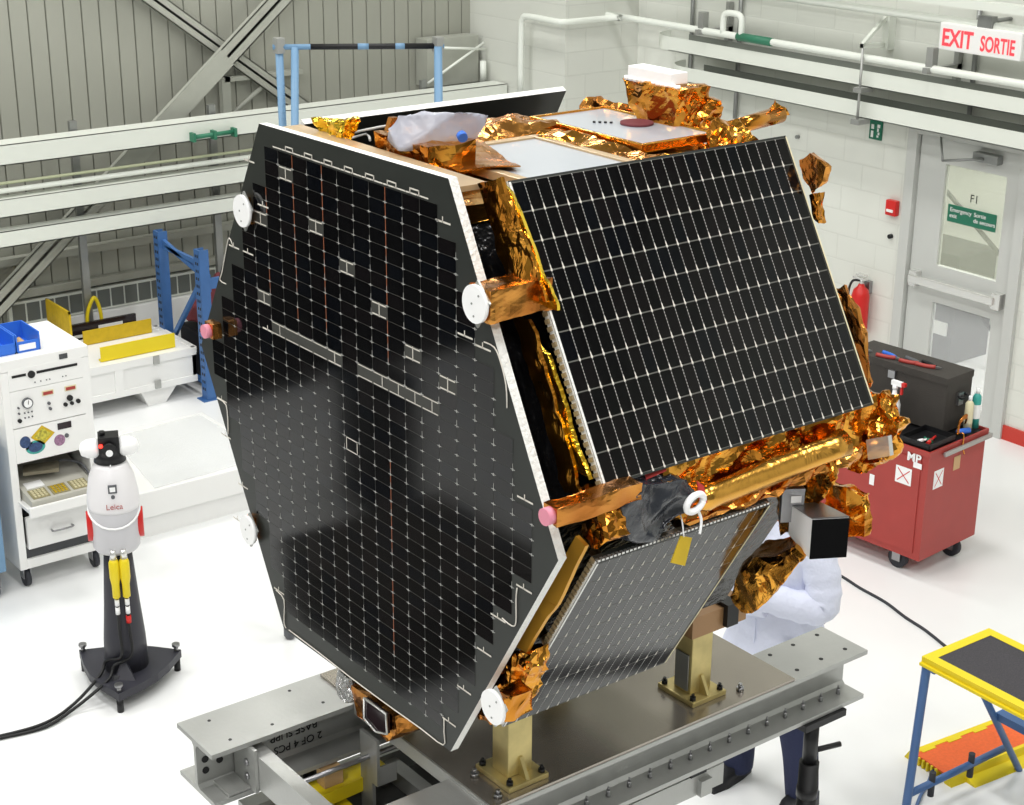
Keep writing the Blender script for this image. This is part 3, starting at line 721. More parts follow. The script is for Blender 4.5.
b = MB(); b.hull([(3.30, 3.36, 3.6), (3.42, 3.34, 3.6), (3.30, 3.47, 3.6), (3.46, 3.46, 3.6), (3.33, 3.42, 3.68), (3.42, 3.42, 3.69), (3.52, 3.38, 3.62)], 5, .016, 18, 9); obj('crumpled_foil', b, 'gold', sat)
b = MB(); b.hull([(x, y, z) for x in (3.0, 3.42) for y in (3.27, 3.36) for z in (3.58, 3.63)], 4, .012, 14, 19); obj('foil_ridge', b, 'gold', sat)

# ---- gold foil along the near side gap
def foil_strip(name, pts, m, amp=.006, seed=1, freq=12, th=.012, nu=8, nv=22):
    b = MB(); b.sheet(pts, nu, nv, amp, freq, seed, th); return obj(name, b, m, sat)
foil_strip('foil_strip', [X_(480, 184, 2.40), X_(504, 176, 2.41), X_(551, 302, 2.42), X_(518, 302, 2.40)], 'gold', .010, 4, 16)
foil_strip('foil_strip', [X_(500, 178, 2.42), X_(514, 190, 2.43), X_(560, 310, 2.43), X_(545, 305, 2.43)], 'gold_bright', .008, 5, 18)
foil_strip('foil_strip', [X_(516, 318, 2.40), X_(532, 318, 2.41), X_(583, 490, 2.41), X_(568, 492, 2.40)], 'gold', .009, 6, 16)
foil_strip('foil_strip', [X_(540, 345, 2.43), X_(551, 355, 2.43), X_(592, 480, 2.43), X_(577, 470, 2.43)], 'gold_bright', .007, 7, 12)
# brackets with white discs
for i, (px, py) in enumerate(((242, 211), (475, 304), (248, 530), (493, 707))):
    c = X_(px, py, 2.25 if i in (1, 3) else 2.275); xs_ = c.x-2.25
    oy = -1 if i in (1, 3) else 1
    oz = 1 if i < 2 else -1
    b = MB(); b.hull([(x, c.y+a, c.z+d) for x in (2.262+xs_, (2.299 if i in (0, 2) else 2.45 if i == 1 else 2.36)) for a in ((-.012, .03) if i in (0, 2) else (-.045, .045) if i == 1 else (-.035, .03)) for d in ((-.04, .04) if i != 3 else (-.035, .035))], 4, .0015 if i in (0, 2) else .005, 10, 20+i)
    br = obj('antenna_bracket', b, 'amber' if i != 3 else 'gold', sat)
    b = MB(); b.cyl((2.246+xs_, c.y, c.z), (2.256+xs_, c.y, c.z), .048, seg=28); b.mi = 1
    for a, d in ((-.02, .025), (.008, 0), (.0, -.03)): b.cyl((2.2445+xs_, c.y+a, c.z+d), (2.247+xs_, c.y+a, c.z+d), .003, seg=6)
    obj('white_disc', b, ['white_disc', 'aluminium_dark'], br)
    b = MB(); rr = .062; b.prism([(2.256+xs_, c.y, c.z+rr*.95), (2.256+xs_, c.y-rr*.8, c.z+.01), (2.256+xs_, c.y-.0, c.z-rr), (2.256+xs_, c.y+rr*.8, c.z-.01)], (.006, 0, 0)); obj('backing_plate', b, 'aluminium', br)
# small end bars with pink caps at the side corners
for (px, py, ln) in ((548, 516, .27), (207, 331, .03)):
    c = X_(px, py, 2.25)
    b = MB(); b.hull([(x, c.y+a, c.z+d) for x in (2.258, 2.258+ln) for a in (-.026, .026) for d in (-.024, .024)], 4, .003, 12, 31); br = obj('corner_bar', b, 'amber', sat)
    b = MB(); b.cyl((2.238, c.y, c.z), (2.26, c.y, c.z), .022, seg=16); obj('pink_cap', b, 'pink_cap', br)
b = MB(); pts = [X_(x, y, 2.42) for x, y in ((582, 525), (604, 512), (610, 540), (600, 546), (588, 546))]; b.hull(pts+[p+V((.06, 0, 0)) for p in pts], 4, .007, 20, 3); obj('foil_tuft', b, 'gold', sat)
b = MB(); pts = [X_(x, y, 2.41) for x, y in ((572, 492), (584, 486), (586, 498), (574, 500))]; b.hull(pts+[p+V((.05, 0, 0)) for p in pts], 3, .006, 20, 3); obj('foil_tuft', b, 'gold', sat)
# orange strap down the lower gap
foil_strip('foil_strap', [X_(580, 535, 2.40), X_(589, 545, 2.40), X_(560, 604, 2.39), X_(545, 596, 2.39)], 'gold_flat', .004, 9, 9)
foil_strip('foil_strap', [X_(545, 596, 2.39), X_(559, 604, 2.39), X_(529, 652, 2.38), X_(519, 646, 2.38)], 'gold_flat', .005, 12, 9)
b = MB(); pts = [X_(x, y, 2.36) for x, y in ((497, 672), (512, 655), (527, 652), (530, 668), (516, 705), (500, 716), (484, 702))]; b.hull(pts+[p+V((.07, 0, 0)) for p in pts], 5, .010, 20, 13); obj('crumpled_foil', b, 'gold', sat)
b = MB(); pts = [X_(x, y, 2.35) for x, y in ((474, 716), (484, 696), (500, 712), (506, 722), (492, 724))]; b.hull(pts+[p+V((.04, 0, 0)) for p in pts], 4, .006, 20, 14); obj('crumpled_foil', b, 'amber', sat)

# ---- corner between side and lower panel
b = MB(); b.hull([(x, y, z) for x in (2.66, 3.46) for y, z in ((2.86, 2.83), (2.86, 2.985), (3.0, 2.80), (3.0, 3.02))], 6, .020, 9, 15); obj('corner_blanket', b, 'gold', sat)
b = MB(); b.lathe([(.0, 0), (.03, .0), (.04, .03), (.034, .06), (.036, .3), (.033, .5), (.04, .55), (.0, .56)], (2.76, 2.835, 2.872), 16, (1, 0, .05)); 
for v in b.bm.verts: v.co += noise.noise_vector(v.co*14)*.007
obj('foil_tube', b, 'gold_smooth', sat)
b = MB(); b.hull([(2.70, 2.86, 2.84), (3.40, 2.85, 2.86), (2.72, 2.83, 2.80), (3.4, 2.84, 2.83), (2.74, 2.9, 2.80), (3.4, 2.9, 2.82)], 5, .012, 11, 16); obj('foil_ridge', b, 'amber', sat)
b = MB(); b.sheet([(2.60, 2.85, 2.965), (2.655, 2.84, 2.98), (2.655, 2.85, 3.0), (2.60, 2.87, 3.0)], 3, 3, .003, 9, 2); obj('red_tab', b, 'red_cloth', sat)
b = MB(); pts = [X_(x, y, 3.44) for x, y in ((862, 405), (876, 392), (892, 396), (893, 418), (878, 436), (860, 430))]; b.hull(pts+[p+V((.03, 0, 0)) for p in pts], 5, .011, 18, 17); obj('crumpled_foil', b, 'gold', sat)
b = MB(); pts = [X_(x, y, 3.44) for x, y in ((852, 434), (876, 420), (898, 424), (897, 450), (882, 462), (862, 480), (846, 470))]; b.hull(pts+[p+V((.035, 0, 0)) for p in pts], 5, .012, 16, 18); cf = obj('crumpled_foil', b, 'gold', sat)
b = MB(); b.prism([X_(x, y, 3.415) for x, y in ((866, 440), (888, 436), (890, 456), (868, 460))], (.015, 0, 0)); obj('metal_tile', b, 'metal_bright', cf)
b = MB(); pts = [X_(x, y, 3.44) for x, y in ((797, 160), (808, 153), (825, 168), (821, 182), (810, 196), (803, 185))]; b.hull(pts+[p+V((.02, 0, 0)) for p in pts]+[pts[0].lerp(pts[3], .5)+V((.05, 0, 0))], 4, .007, 12, 21); obj('foil_tuft', b, 'amber', sat)
b = MB(); pts = [X_(x, y, 3.44) for x, y in ((808, 196), (816, 194), (818, 222), (812, 215))]; b.hull(pts+[p+V((.03, 0, 0)) for p in pts], 3, .006, 20, 22); obj('foil_tuft', b, 'gold', sat)
b = MB(); pts = [X_(x, y, 3.44) for x, y in ((834, 288), (846, 283), (844, 318), (854, 342), (868, 364), (867, 386), (860, 384))]; b.hull(pts+[p+V((.015, 0, 0)) for p in pts], 5, .008, 14, 23); obj('foil_tuft', b, 'amber', sat)
# gold sheets behind the tracker
b = MB(); pts = [X_(x, y, 3.40) for x, y in ((822, 480), (866, 493), (864, 538), (842, 534), (820, 520))]; b.hull(pts+[p+V((.03, 0, 0)) for p in pts], 5, .010, 9, 24); obj('foil_box', b, 'gold', sat)
b = MB(); pts = [X_(x, y, 3.14) for x, y in ((772, 506), (780, 494), (822, 480), (826, 500), (800, 540), (790, 556), (772, 560), (766, 535))]; b.hull([p+V((.12, .08, 0)) for p in pts]+[p+V((.20, .13, 0)) for p in pts], 5, .012, 12, 25); obj('foil_box', b, 'gold', sat)
b = MB(); pts = [X_(x, y, 3.16) for x, y in ((736, 580), (756, 556), (796, 548), (806, 556), (776, 584), (768, 600), (752, 614), (742, 613), (730, 598))]; b.hull(pts+[p+V((.10, .06, 0)) for p in pts], 6, .009, 10, 26); obj('crumpled_foil', b, 'gold', sat)
# star tracker: aperture, white shade, mirrored seat
c = X_(829, 538, 3.20); ev = V((.875, -.485, 0)); nn = V((-.485, -.875, 0)); uz = V((0, 0, 1))
s1, s2 = .052, .044
A = [c-ev*s1-uz*s1*1.12, c+ev*s1-uz*s1*1.12, c+ev*s1+uz*s1*1.12, c-ev*s1+uz*s1*1.12]
c2 = c-nn*.13-ev*.028
B = [c2-ev*s2-uz*s2, c2+ev*s2-uz*s2, c2+ev*s2+uz*s2, c2-ev*s2+uz*s2]
b = MB(); b.solid(B+A); sk = obj('star_tracker', b, 'white_disc', sat)
b = MB(); b.prism([p+nn*.002 for p in A], nn*.004); obj('black_aperture', b, 'black_matte', sk)
b = MB(); b.prism([A[3]+uz*.001, A[2]+uz*.001, B[2]+uz*.002, B[3]+uz*.002], uz*.003); obj('mirror_top', b, 'steel', sk)
b = MB(); g = X_(799, 508, 3.20)+V((0, .02, 0)); b.obox(g-ev*.035-uz*.05, ev*.065, uz*.1, -nn*.02); b.mi = 1; b.obox(g-ev*.01+uz*.01+nn*.002, ev*.03, uz*.02, nn*.002); obj('mirror_tile', b, ['steel', 'white_disc'], sk)  # white patch on the steel stands in for a bright reflection
# mounting bracket by the rear foot
b = MB(); b.obox(Y_(692, 640, 3.42), (.24, 0, 0), (0, .14, 0), (0, 0, .075)); mb_ = obj('mounting_bracket', b, 'wood_amber', sat)
b = MB(); b.obox(Y_(727, 628, 3.40), (.05, 0, 0), (0, .12, 0), (0, 0, .08)); obj('black_block', b, 'black', mb_)
# underside antenna frame near the bottom edge
b = MB(); Q = [(352, 684), (362, 692), (394, 716), (398, 737), (388, 741), (372, 732), (356, 716)]; pts = [X_(x, y, 2.36) for x, y in Q]
b.hull(pts+[p+V((.12, 0, 0)) for p in pts], 4, .004, 16, 27); uf = obj('underside_frame', b, 'amber', sat)
b = MB(); b.prism([X_(x, y, 2.345) for x, y in ((364, 698), (386, 714), (387, 734), (376, 732), (364, 718))], (.012, 0, 0)); obj('dark_window', b, 'glass_dark', uf)
b = MB()
pp = [X_(x, y, 2.342) for x, y in ((364, 698), (386, 714), (387, 734), (376, 732), (364, 718), (364, 698))]; b.tube(pp, .004, seg=6, sub=1); obj('window_rim', b, 'metal_bright', uf)
b = MB(); pts = [X_(x, y, 2.36) for x, y in ((337, 668), (352, 680), (354, 700), (344, 704), (336, 694))]; b.hull(pts+[p+V((.05, 0, 0)) for p in pts], 4, .006, 24, 28); obj('silver_pouch', b, 'silver_foil', sat)

# ---- loose covers and tags on the satellite
pb = [fl(*p) for p in ((388, 140, 3.69), (399, 150, 3.68), (440, 147, 3.68), (476, 139, 3.69), (384, 128, 3.73), (396, 113, 3.77), (424, 108, 3.78), (462, 110, 3.78), (491, 114, 3.76), (484, 128, 3.72), (406, 112, 3.76))]
b = MB(); b.smooth = True; b.hull(pb, 5, .006, 9, 33); bag = obj('plastic_cover', b, 'plastic'); tag(bag, 'clear plastic bag over the instrument on top of the satellite', 'cover')
b = MB(); b.cyl(fl(463, 138, 3.715), fl(462, 134, 3.72)+V((-.01, -.01, 0)), .014, seg=10); obj('blue_tape', b, 'blue_bin', bag)
bb = [Y_(x, y, 2.80) for x, y in ((624, 492), (650, 484), (690, 480), (700, 500), (690, 516), (655, 540), (632, 542), (620, 520))]
b = MB(); b.smooth = True; b.hull([p for p in bb]+[p+V((0, .07, 0)) for p in bb], 5, .010, 12, 34); tag(obj('black_cover', b, 'black_bag'), 'wrinkled black plastic cover tucked between side and lower solar panels', 'cover')
t = thing('ring_clip', 'white ring clip with cord hanging beside the black cover', 'clip', Y_(695, 505, 2.76))
c = Y_(695, 503, 2.77)
b = MB(); ring = [c+V((.028*math.cos(a)+.006*math.sin(a), 0, .022*math.sin(a))) for a in [2*PI*i/12 for i in range(13)]]; b.tube(ring, .009, seg=8, sub=2); obj('ring', b, 'white_disc', t)
b = MB(); b.tube([c+V((.01, 0, -.02)), c+V((.02, -.005, -.05)), c+V((.012, -.01, -.085))], .004, seg=6); obj('cord', b, 'white_disc', t)
b = MB(); b.sheet([c+V((.02, .02, .05)), c+V((.045, .02, .03)), c+V((.06, .02, -.02)), c+V((.035, .02, -.01))], 4, 6, .003, 9, 2, .003); obj('red_ribbon', b, 'red_cloth', t)
a1, a2, a3, a4 = [Y_(x, y, 2.80) for x, y in ((681, 536), (692, 538), (685, 566), (671, 563))]
t = thing('yellow_tag', 'yellow paper tag hanging over the top edge of lower solar panel', 'tag', a1)
b = MB(); b.sheet([a4, a3, a2, a1], 4, 6, .001, 9, 1, .003); obj('tag_card', b, 'yellow_dark', t)
b = MB(); b.tube([a1+V((.01, 0, -.005)), a1+V((.012, .01, .03)), a1+V((.02, .03, .05))], .002, seg=5); obj('string', b, 'white_disc', t)

mat('dark_deck', (84, 84, 84), .5, var=.2)
# ================================================================== SUPPORT STAND
ZP = 1.78
sd = thing('support_stand', 'grey aluminium beam stand carrying the satellite', 'stand', (3.0, 3.8, 0))
b = MB(); b.ibeam(1.96, 4.10, 4.20, ZP, .19, .235, .016, .014); bl = obj('left_beam', b, 'aluminium', sd)
b = MB(); b.ibeam(1.96, 4.10, 3.435, ZP, .19, .215, .016, .014); br_ = obj('right_beam', b, 'aluminium', sd)
b = MB()
for px, py in ((817, 635), (793, 645), (770, 655), (845, 649), (821, 659), (797, 670)):
    p = fl(px, py, ZP); b.cyl((p.x, p.y, ZP), (p.x, p.y, ZP+.0012), .008, seg=10)
obj('bolt_holes', b, 'black', br_)
for px, py in ((287, 748), (300, 731), (318, 712)):
    pass
b = MB()
for i, (x, y) in enumerate(((2.05, 4.13), (2.05, 4.27), (2.2, 4.13), (2.35, 4.28), (2.4, 4.15))): b.cyl((x, y, ZP), (x, y, ZP+.0012), .006, seg=8)
for zz in (1.66, 1.70): b.cyl((1.99, 4.193, zz), (1.99, 4.190, zz), .012, seg=10); b.cyl((2.04, 4.193, zz+.02), (2.04, 4.19, zz+.02), .012, seg=10)
obj('bolt_holes', b, 'black', bl)
for i in range(17):
    b = MB(); x = 4.03-i*.088; z = ZP-.19+.016; b.cyl((x, 3.385, z), (x, 3.385, z+.02), .008, seg=6); b.cyl((x, 3.385, z+.02), (x, 3.385, z+.032), .004, seg=6); obj('bolt', b, 'steel', br_)
b = MB(); b.box((2.48, 3.33, ZP), (3.74, 4.30, ZP+.01)); tp = obj('top_plate', b, 'plate', sd)
b = MB(); b.box((2.474, 3.33, ZP-.035), (2.48, 4.08, ZP+.012)); obj('plate_edge', b, 'aluminium', tp)
for px, py in ((498, 797), (740, 690), (475, 776), (830, 640)):
    p = fl(px, py, ZP+.01)
    if p.x < 3.74: b = MB(); b.cyl((p.x, p.y, ZP+.01), (p.x, p.y, ZP+.022), .014, seg=6); b.cyl((p.x, p.y, ZP+.022), (p.x, p.y, ZP+.035), .007, seg=8); obj('bolt', b, 'steel', tp)
def foot(px, py, top, loc=None):
    c = fl(px, py, ZP+.028) if loc is None else V(loc)
    b = MB(); b.box((c.x-.075, c.y-.085, ZP+.01), (c.x+.075, c.y+.085, ZP+.028), bevel=.003); b.box((c.x-.045, c.y-.04, ZP+.028), (c.x+.045, c.y+.04, top), bevel=.004)
    for sx in (-1, 1): b.solid([V((c.x-.006, c.y+sx*.04, ZP+.028)), V((c.x+.006, c.y+sx*.04, ZP+.028)), V((c.x+.006, c.y+sx*.08, ZP+.028)), V((c.x-.006, c.y+sx*.08, ZP+.028)), V((c.x-.006, c.y+sx*.04, ZP+.09)), V((c.x+.006, c.y+sx*.04, ZP+.09)), V((c.x+.006, c.y+sx*.045, ZP+.09)), V((c.x-.006, c.y+sx*.045, ZP+.09))])
    pt = obj('pillar', b, 'zinc_gold', sd)
    for sx in (-1, 1):
        for sy in (-1, 1):
            b = MB(); x = c.x+sx*.06; y = c.y+sy*.068; b.cyl((x, y, ZP+.028), (x, y, ZP+.04), .011, seg=6); b.cyl((x, y, ZP+.04), (x, y, ZP+.05), .006, seg=6); obj('bolt', b, 'black', pt)
    return c
f1 = foot(512, 768, 2.10); f2 = foot(692, 686, 2.02)
foot(0, 0, 2.14, (f1.x, 4.07, 0)); foot(0, 0, 2.14, (3.30, 4.07, 0))
b = MB(); b.box((f2.x-.052, f2.y-.03, ZP+.04), (f2.x-.047, f2.y+.03, ZP+.17)); obj('maker_plate', b, 'aluminium_dark', sd)
# handwriting on the left beam web
text('handwriting', '2 OF 4 PCS', .038, (Y_(322, 722, 4.19).x, 4.192, 1.648), (-1, 0, 0), (0, 0, -1), 'black', bl)
text('handwriting', 'BASE SUPP', .038, (Y_(318, 730, 4.19).x, 4.192, 1.695), (-1, 0, 0), (0, 0, -1), 'black', bl)
# cross members
xc = Y_(237, 752, 4.19).x
b = MB(); b.box((xc, 3.53, 1.62), (xc+.012, 4.185, 1.74)); b.box((xc+.012, 3.53, 1.62), (xc+.05, 4.185, 1.63)); b.box((xc+.012, 3.53, 1.73), (xc+.05, 4.185, 1.74)); obj('cross_channel', b, 'aluminium', sd)
b = MB(); b.box((xc-.012, 4.05, 1.608), (xc-.001, 4.188, 1.762)); b.box((xc-.09, 4.085, 1.609), (xc-.013, 4.188, 1.617)); obj('corner_gusset', b, 'aluminium', sd)
for z in (1.65, 1.70):
    b = MB(); b.cyl((xc-.02, 4.10, z), (xc-.012, 4.10, z), .012, seg=6); obj('bolt', b, 'steel', sd)
a = fl(285, 792, 1.62); c = fl(370, 756, 1.62); b = MB(); b.cyl((xc+.012, c.y, 1.62), (c.x+.3, c.y, 1.62), .009); obj('tie_rod', b, 'steel', sd)
b = MB(); b.box((c.x-.006, c.y-.05, 1.53), (c.x+.006, c.y+.05, 1.70)); b.box((c.x-.006, c.y-.02, 1.38), (c.x+.006, c.y+.05, 1.53)); b.box((c.x, c.y-.05, 1.53), (c.x+.07, c.y-.044, 1.60)); obj('rod_bracket', b, 'aluminium', sd)
for i, (xx, zz) in enumerate(((2.30, 1.42), (2.62, 1.42), (3.4, 1.42))):
    b = MB(); b.box((xx, 3.4, zz), (xx+.05, 4.2, zz+.06)); obj('lower_cross_rail', b, 'aluminium', sd)
for yy in (3.42, 4.14):
    b = MB(); b.box((2.1, yy, 1.42), (3.52, yy+.06, 1.50)); obj('lower_side_rail', b, 'aluminium', sd)
b = MB(); b.box((2.12, 3.60, 1.38), (3.40, 4.3, 1.40)); obj('lower_deck', b, 'dark_deck', sd)
for xx in (2.35, 2.95, 3.40):
    for yy in (3.45, 4.17):
        b = MB(); b.cyl((xx, yy, 1.50), (xx, yy, 1.60), .022); b.box((xx-.035, yy-.035, 1.50), (xx+.035, yy+.035, 1.515)); obj('levelling_screw', b, 'black', sd)
for xx in (2.35, 3.20):
    for yy in (3.5, 4.12):
        b = MB(); b.box((xx-.03, yy-.03, .0), (xx+.03, yy+.03, 1.42)); obj('leg', b, 'aluminium_dark', sd)
b = MB(); b.box((2.3, 3.47, .18), (3.25, 3.53, .24)); b.box((2.3, 4.09, .18), (3.25, 4.15, .24)); b.box((2.75, 3.53, .18), (2.81, 4.09, .24)); obj('base_rail', b, 'aluminium_dark', sd)
# yellow lifting pieces lying under the beams
t = thing('lifting_yoke', 'yellow metal yoke lying on the lower deck between the beams', 'yoke', (2.45, 3.8, 1.22))
a = fl(297, 795, 1.3)
b = MB(); yc = fl(322, 792, 1.5); b.obox((yc.x-.12, yc.y-.05, 1.47), (.36, .02, 0), (0, .09, 0), (0, 0, .05)); obj('crossbar', b, 'yellow', t)
b = MB(); b.obox((yc.x-.02, yc.y-.25, 1.401), (.09, 0, 0), (.02, .42, 0), (0, 0, .05)); obj('long_bar', b, 'yellow', t)
b = MB(); b.obox((yc.x+.0, yc.y-.02, 1.521), (.07, 0, 0), (0, .05, 0), (0, 0, .06)); obj('wood_block', b, 'tan_board', t)
# black jack post under the far end of the right beam
t = thing('jack_post', 'black jack post standing under the far right beam end', 'jack', (3.88, 3.36, 0))
b = MB(); b.cyl((3.88, 3.36, 0.03), (3.88, 3.36, 1.40), .035); b.cyl((3.88, 3.36, 1.26), (3.88, 3.36, 1.30), .038); b.cyl((3.88, 3.36, 0), (3.88, 3.36, .03), .09); obj('outer_tube', b, 'black', t)
b = MB(); b.cyl((3.88, 3.36, 1.4), (3.88, 3.36, 1.56), .026); obj('inner_tube', b, 'black', t)
b = MB(); b.box((3.80, 3.315, 1.562), (4.0, 3.375, 1.588)); obj('head_plate', b, 'black', t)
b = MB(); b.cyl((3.88, 3.36, 1.44), (4.0, 3.33, 1.44), .01); obj('crank_handle', b, 'black', t)

# ================================================================== LEFT SIDE
# tall blue gantry behind the satellite
ga, gb = fl(279, 47, 3.0), fl(438, 46, 3.0)
g = thing('gantry', 'tall light blue tube gantry with horizontal bar rising behind the satellite', 'gantry', ((ga.x+gb.x)/2, (ga.y+gb.y)/2, 0))
gd = (gb-ga).normalized(); gn = V((gd.y, -gd.x, 0))
b = MB(); b.cyl(ga-gd*.04, gb+gd*.04, .018); obj('crossbar', b, 'blue_light', g)
b = MB(); b.mi = 1; b.cyl(ga+gd*.20, gb-gd*.02, .019); b.mi = 0; b.cyl(ga+gd*.50, ga+gd*.57, .0198); b.cyl(ga+gd*.74, ga+gd*.80, .0198); obj('bar_padding', b, ['blue_light', 'black'], g)
for q, s in ((ga, 1), (ga, -1), (gb, 1), (gb, -1)):
    b = MB(); ft = V((q.x, q.y, 0))+gn*(.35*s); tpt = q+gn*(.015*s)
    if q is ga: tpt = q+gd*(.10 if s > 0 else 0)
    b.cyl(ft, tpt, .026); b.cyl(ft-V((0, 0, 0)), ft+V((0, 0, .03)), .05); obj('leg', b, 'blue_light', g)
for q in (ga, gb):
    b = MB(); b.box(q+V((-.03, -.03, -.04)), q+V((.03, .03, .06)), bevel=.008); obj('top_joint', b, 'aluminium', g)
# dark foot seen under the lower left corner of the satellite
t = thing('floor_post', 'short dark rounded post on the floor just under the lower left satellite edge', 'post', fl(290, 640))
c = fl(290, 638); b = MB(); b.lathe([(0, 0), (.025, .004), (.034, .02), (.034, .5), (.0, .5)], c); obj('post_body', b, 'grey_sticker', t)

# blue rack upright
t = thing('rack_upright', 'blue steel pallet rack upright frame left of the satellite', 'rack', (5.6, 11.65, 0))
def rackpost(y, m, h):
    b = MB(); b.box((5.57, y-.04, 0), (5.585, y+.04, h)); b.box((5.57, y-.045, 0), (5.65, y-.035, h)); b.box((5.57, y+.035, 0), (5.65, y+.045, h)); b.box((5.53, y-.06, 0), (5.68, y+.06, .008))
    p = obj('post', b, m, t)
    b = MB(); z = .08
    while z < h-.03: b.box((5.567, y-.022, z), (5.571, y-.008, z+.022)); b.box((5.567, y+.008, z), (5.571, y+.022, z+.022)); z += .06
    obj('slots', b, 'dark_cabinet', p)
rackpost(11.3, 'blue_rack', 1.22); rackpost(12.0, 'blue_rack', 1.22)
for (y0, z0, y1, z1) in ((11.34, 1.10, 11.96, 1.10), (11.34, .95, 11.96, .28), (11.34, .12, 11.96, .12), (11.34, 1.02, 11.96, 1.14)):
    b = MB(); a = V((5.60, y0, z0)); c = V((5.60, y1, z1)); d = c-a; n = V((0, -d.z, d.y)).normalized()*.018; b.obox(a-n, d, n*2, (.03, 0, 0)); obj('brace', b, 'blue_rack', t)
t2 = thing('rack_beam', 'blue rack shelf beam running from rack upright behind the satellite', 'beam', (6.6, 11.3, .9))
b = MB(); b.box((5.655, 11.27, .90), (7.9, 11.31, .98)); b.box((5.655, 11.30, .90), (7.9, 11.32, .94)); obj('beam_profile', b, 'blue_rack', t2)
b = MB(); b.box((5.651, 11.26, .88), (5.66, 11.34, 1.02)); obj('end_hook', b, 'blue_rack', t2)
b = MB(); b.hull([(5.74, 11.5, .50), (6.2, 11.5, .50), (5.74, 11.9, .50), (6.2, 11.9, .50), (5.78, 11.6, .85), (6.05, 11.65, .92), (6.0, 11.85, .85)], 5, .03, 4, 41); tag(obj('maroon_sack', b, 'dark_red'), 'dull maroon covered bundle inside the blue rack', 'sack')
b = MB(); b.box((5.72, 11.45, 0), (7.0, 11.98, .42), bevel=.01); b.box((5.74, 11.47, .42), (6.98, 11.96, .44)); tag(obj('dark_crate', b, 'dark_cabinet'), 'dark closed crate under the maroon bundle in the rack', 'crate')

# white shipping crate with yellow rails
t = thing('shipping_crate', 'long white wooden crate on skids beside the blue rack', 'crate', (4.7, 11.8, 0))
CX0, CX1, CY0, CY1, CZ0, CZ1 = 3.7, 5.57, 11.42, 12.1, .13, .41
b = MB()
b.box((CX0, CY0, CZ0), (CX1, CY0+.03, CZ1)); b.box((CX0, CY1-.03, CZ0), (CX1, CY1, CZ1)); b.box((CX0, CY0, CZ0), (CX0+.03, CY1, CZ1)); b.box((CX1-.03, CY0, CZ0), (CX1, CY1, CZ1)); b.box((CX0, CY0, CZ0), (CX1, CY1, CZ0+.03))
obj('crate_body', b, 'white_paint', t)
b = MB(); b.box((CX0+.02, CY0+.02, CZ1-.03), (CX1-.02, CY1-.02, CZ1-.005)); obj('inner_lid', b, 'white_paint', t)
for (lo, hi) in (((CX0, CY0-.015, CZ0), (CX1, CY0, CZ0+.05)), ((CX0, CY0-.015, CZ1-.06), (CX1, CY0, CZ1)), ((CX1, CY0, CZ1-.05), (CX1+.012, CY1, CZ1)), ((4.88, CY0-.015, CZ0+.05), (4.95, CY0, CZ1-.06))):
    b = MB(); b.box(lo, hi); obj('batten', b, 'white_paint', t)
for xx in (3.95, 5.25):
    b = MB(); b.prism([(xx-.16, CY0+.02, CZ0), (xx+.16, CY0+.02, CZ0), (xx+.05, CY0+.02, 0), (xx-.1, CY0+.02, 0)], (0, .6, 0)); obj('skid', b, 'white_paint', t)
for zz in (.36, .16):
    b = MB(); b.box((5.2, CY0-.03, zz-.02), (5.25, CY0-.015, zz+.05), bevel=.004); obj('latch', b, 'aluminium', t)
for i, (p, q, lab) in enumerate(((Y_(101, 357, 11.5), Y_(175, 341, 11.5), 'bright yellow rail lying along the front edge of the white crate'), (Y_(84, 345, 11.95), Y_(152, 331, 11.95), 'darker yellow rail lying along the back of the white crate'))):
    yy = 11.5 if i == 0 else 11.95
    b = MB(); b.box((p.x, yy, CZ1), (q.x, yy+.012, CZ1+.115)); b.box((p.x, yy+.012, CZ1), (q.x, yy+.05, CZ1+.012)); tag(obj('yellow_rail', b, 'yellow' if i == 0 else 'yellow_dark'), lab, 'rail')
t = thing('yellow_grille', 'upright yellow framed ribbed panel standing behind the white cabinet', 'panel', (4.75, 12.3, 0))
b = MB()
for i in range(9): b.box((4.78+.0, 11.98+i*.05, .36), (4.79, 11.985+i*.05, .70))
b.box((4.777, 11.96, .68), (4.793, 12.42, .70)); b.box((4.777, 11.96, .0), (4.793, 11.975, .70)); b.box((4.777, 12.405, .0), (4.793, 12.42, .70)); b.box((4.777, 11.96, .34), (4.793, 12.42, .36)); obj('grille_frame', b, 'yellow_dark', t)
b = MB(); b.box((4.781, 11.975, .36), (4.784, 12.405, .68)); obj('mesh_panel', b, 'yellow_dark', t)
a = Y_(88, 333, 12.3); c = Y_(102, 333, 12.3)
b = MB(); b.tube([(a.x, 12.3, .412), (a.x+.01, 12.3, .55), (a.x+.06, 12.3, .66), (c.x-.03, 12.3, .66), (c.x, 12.3, .56), (c.x+.01, 12.3, .412)], .016, seg=6, sub=4)
tag(obj('sling_loop', b, 'yellow'), 'upright yellow webbing loop behind the yellow rails', 'sling')
t = thing('name_board', 'black board with white lettering on the wall side of crate', 'board', (5.15, 12.2, .0))
b = MB(); b.box((4.86, 12.22, 0), (5.45, 12.25, .50)); obj('board_panel', b, 'glass_dark', t)
b = MB()
for j, (x0, x1, z) in enumerate(((5.12, 5.33, .45), (5.10, 5.30, .41), (4.88, 4.98, .40), (5.34, 5.40, .42))): b.box((x0, 12.216, z-.012), (x1, 12.22, z+.012))
obj('lettering', b, 'white_paint', t)

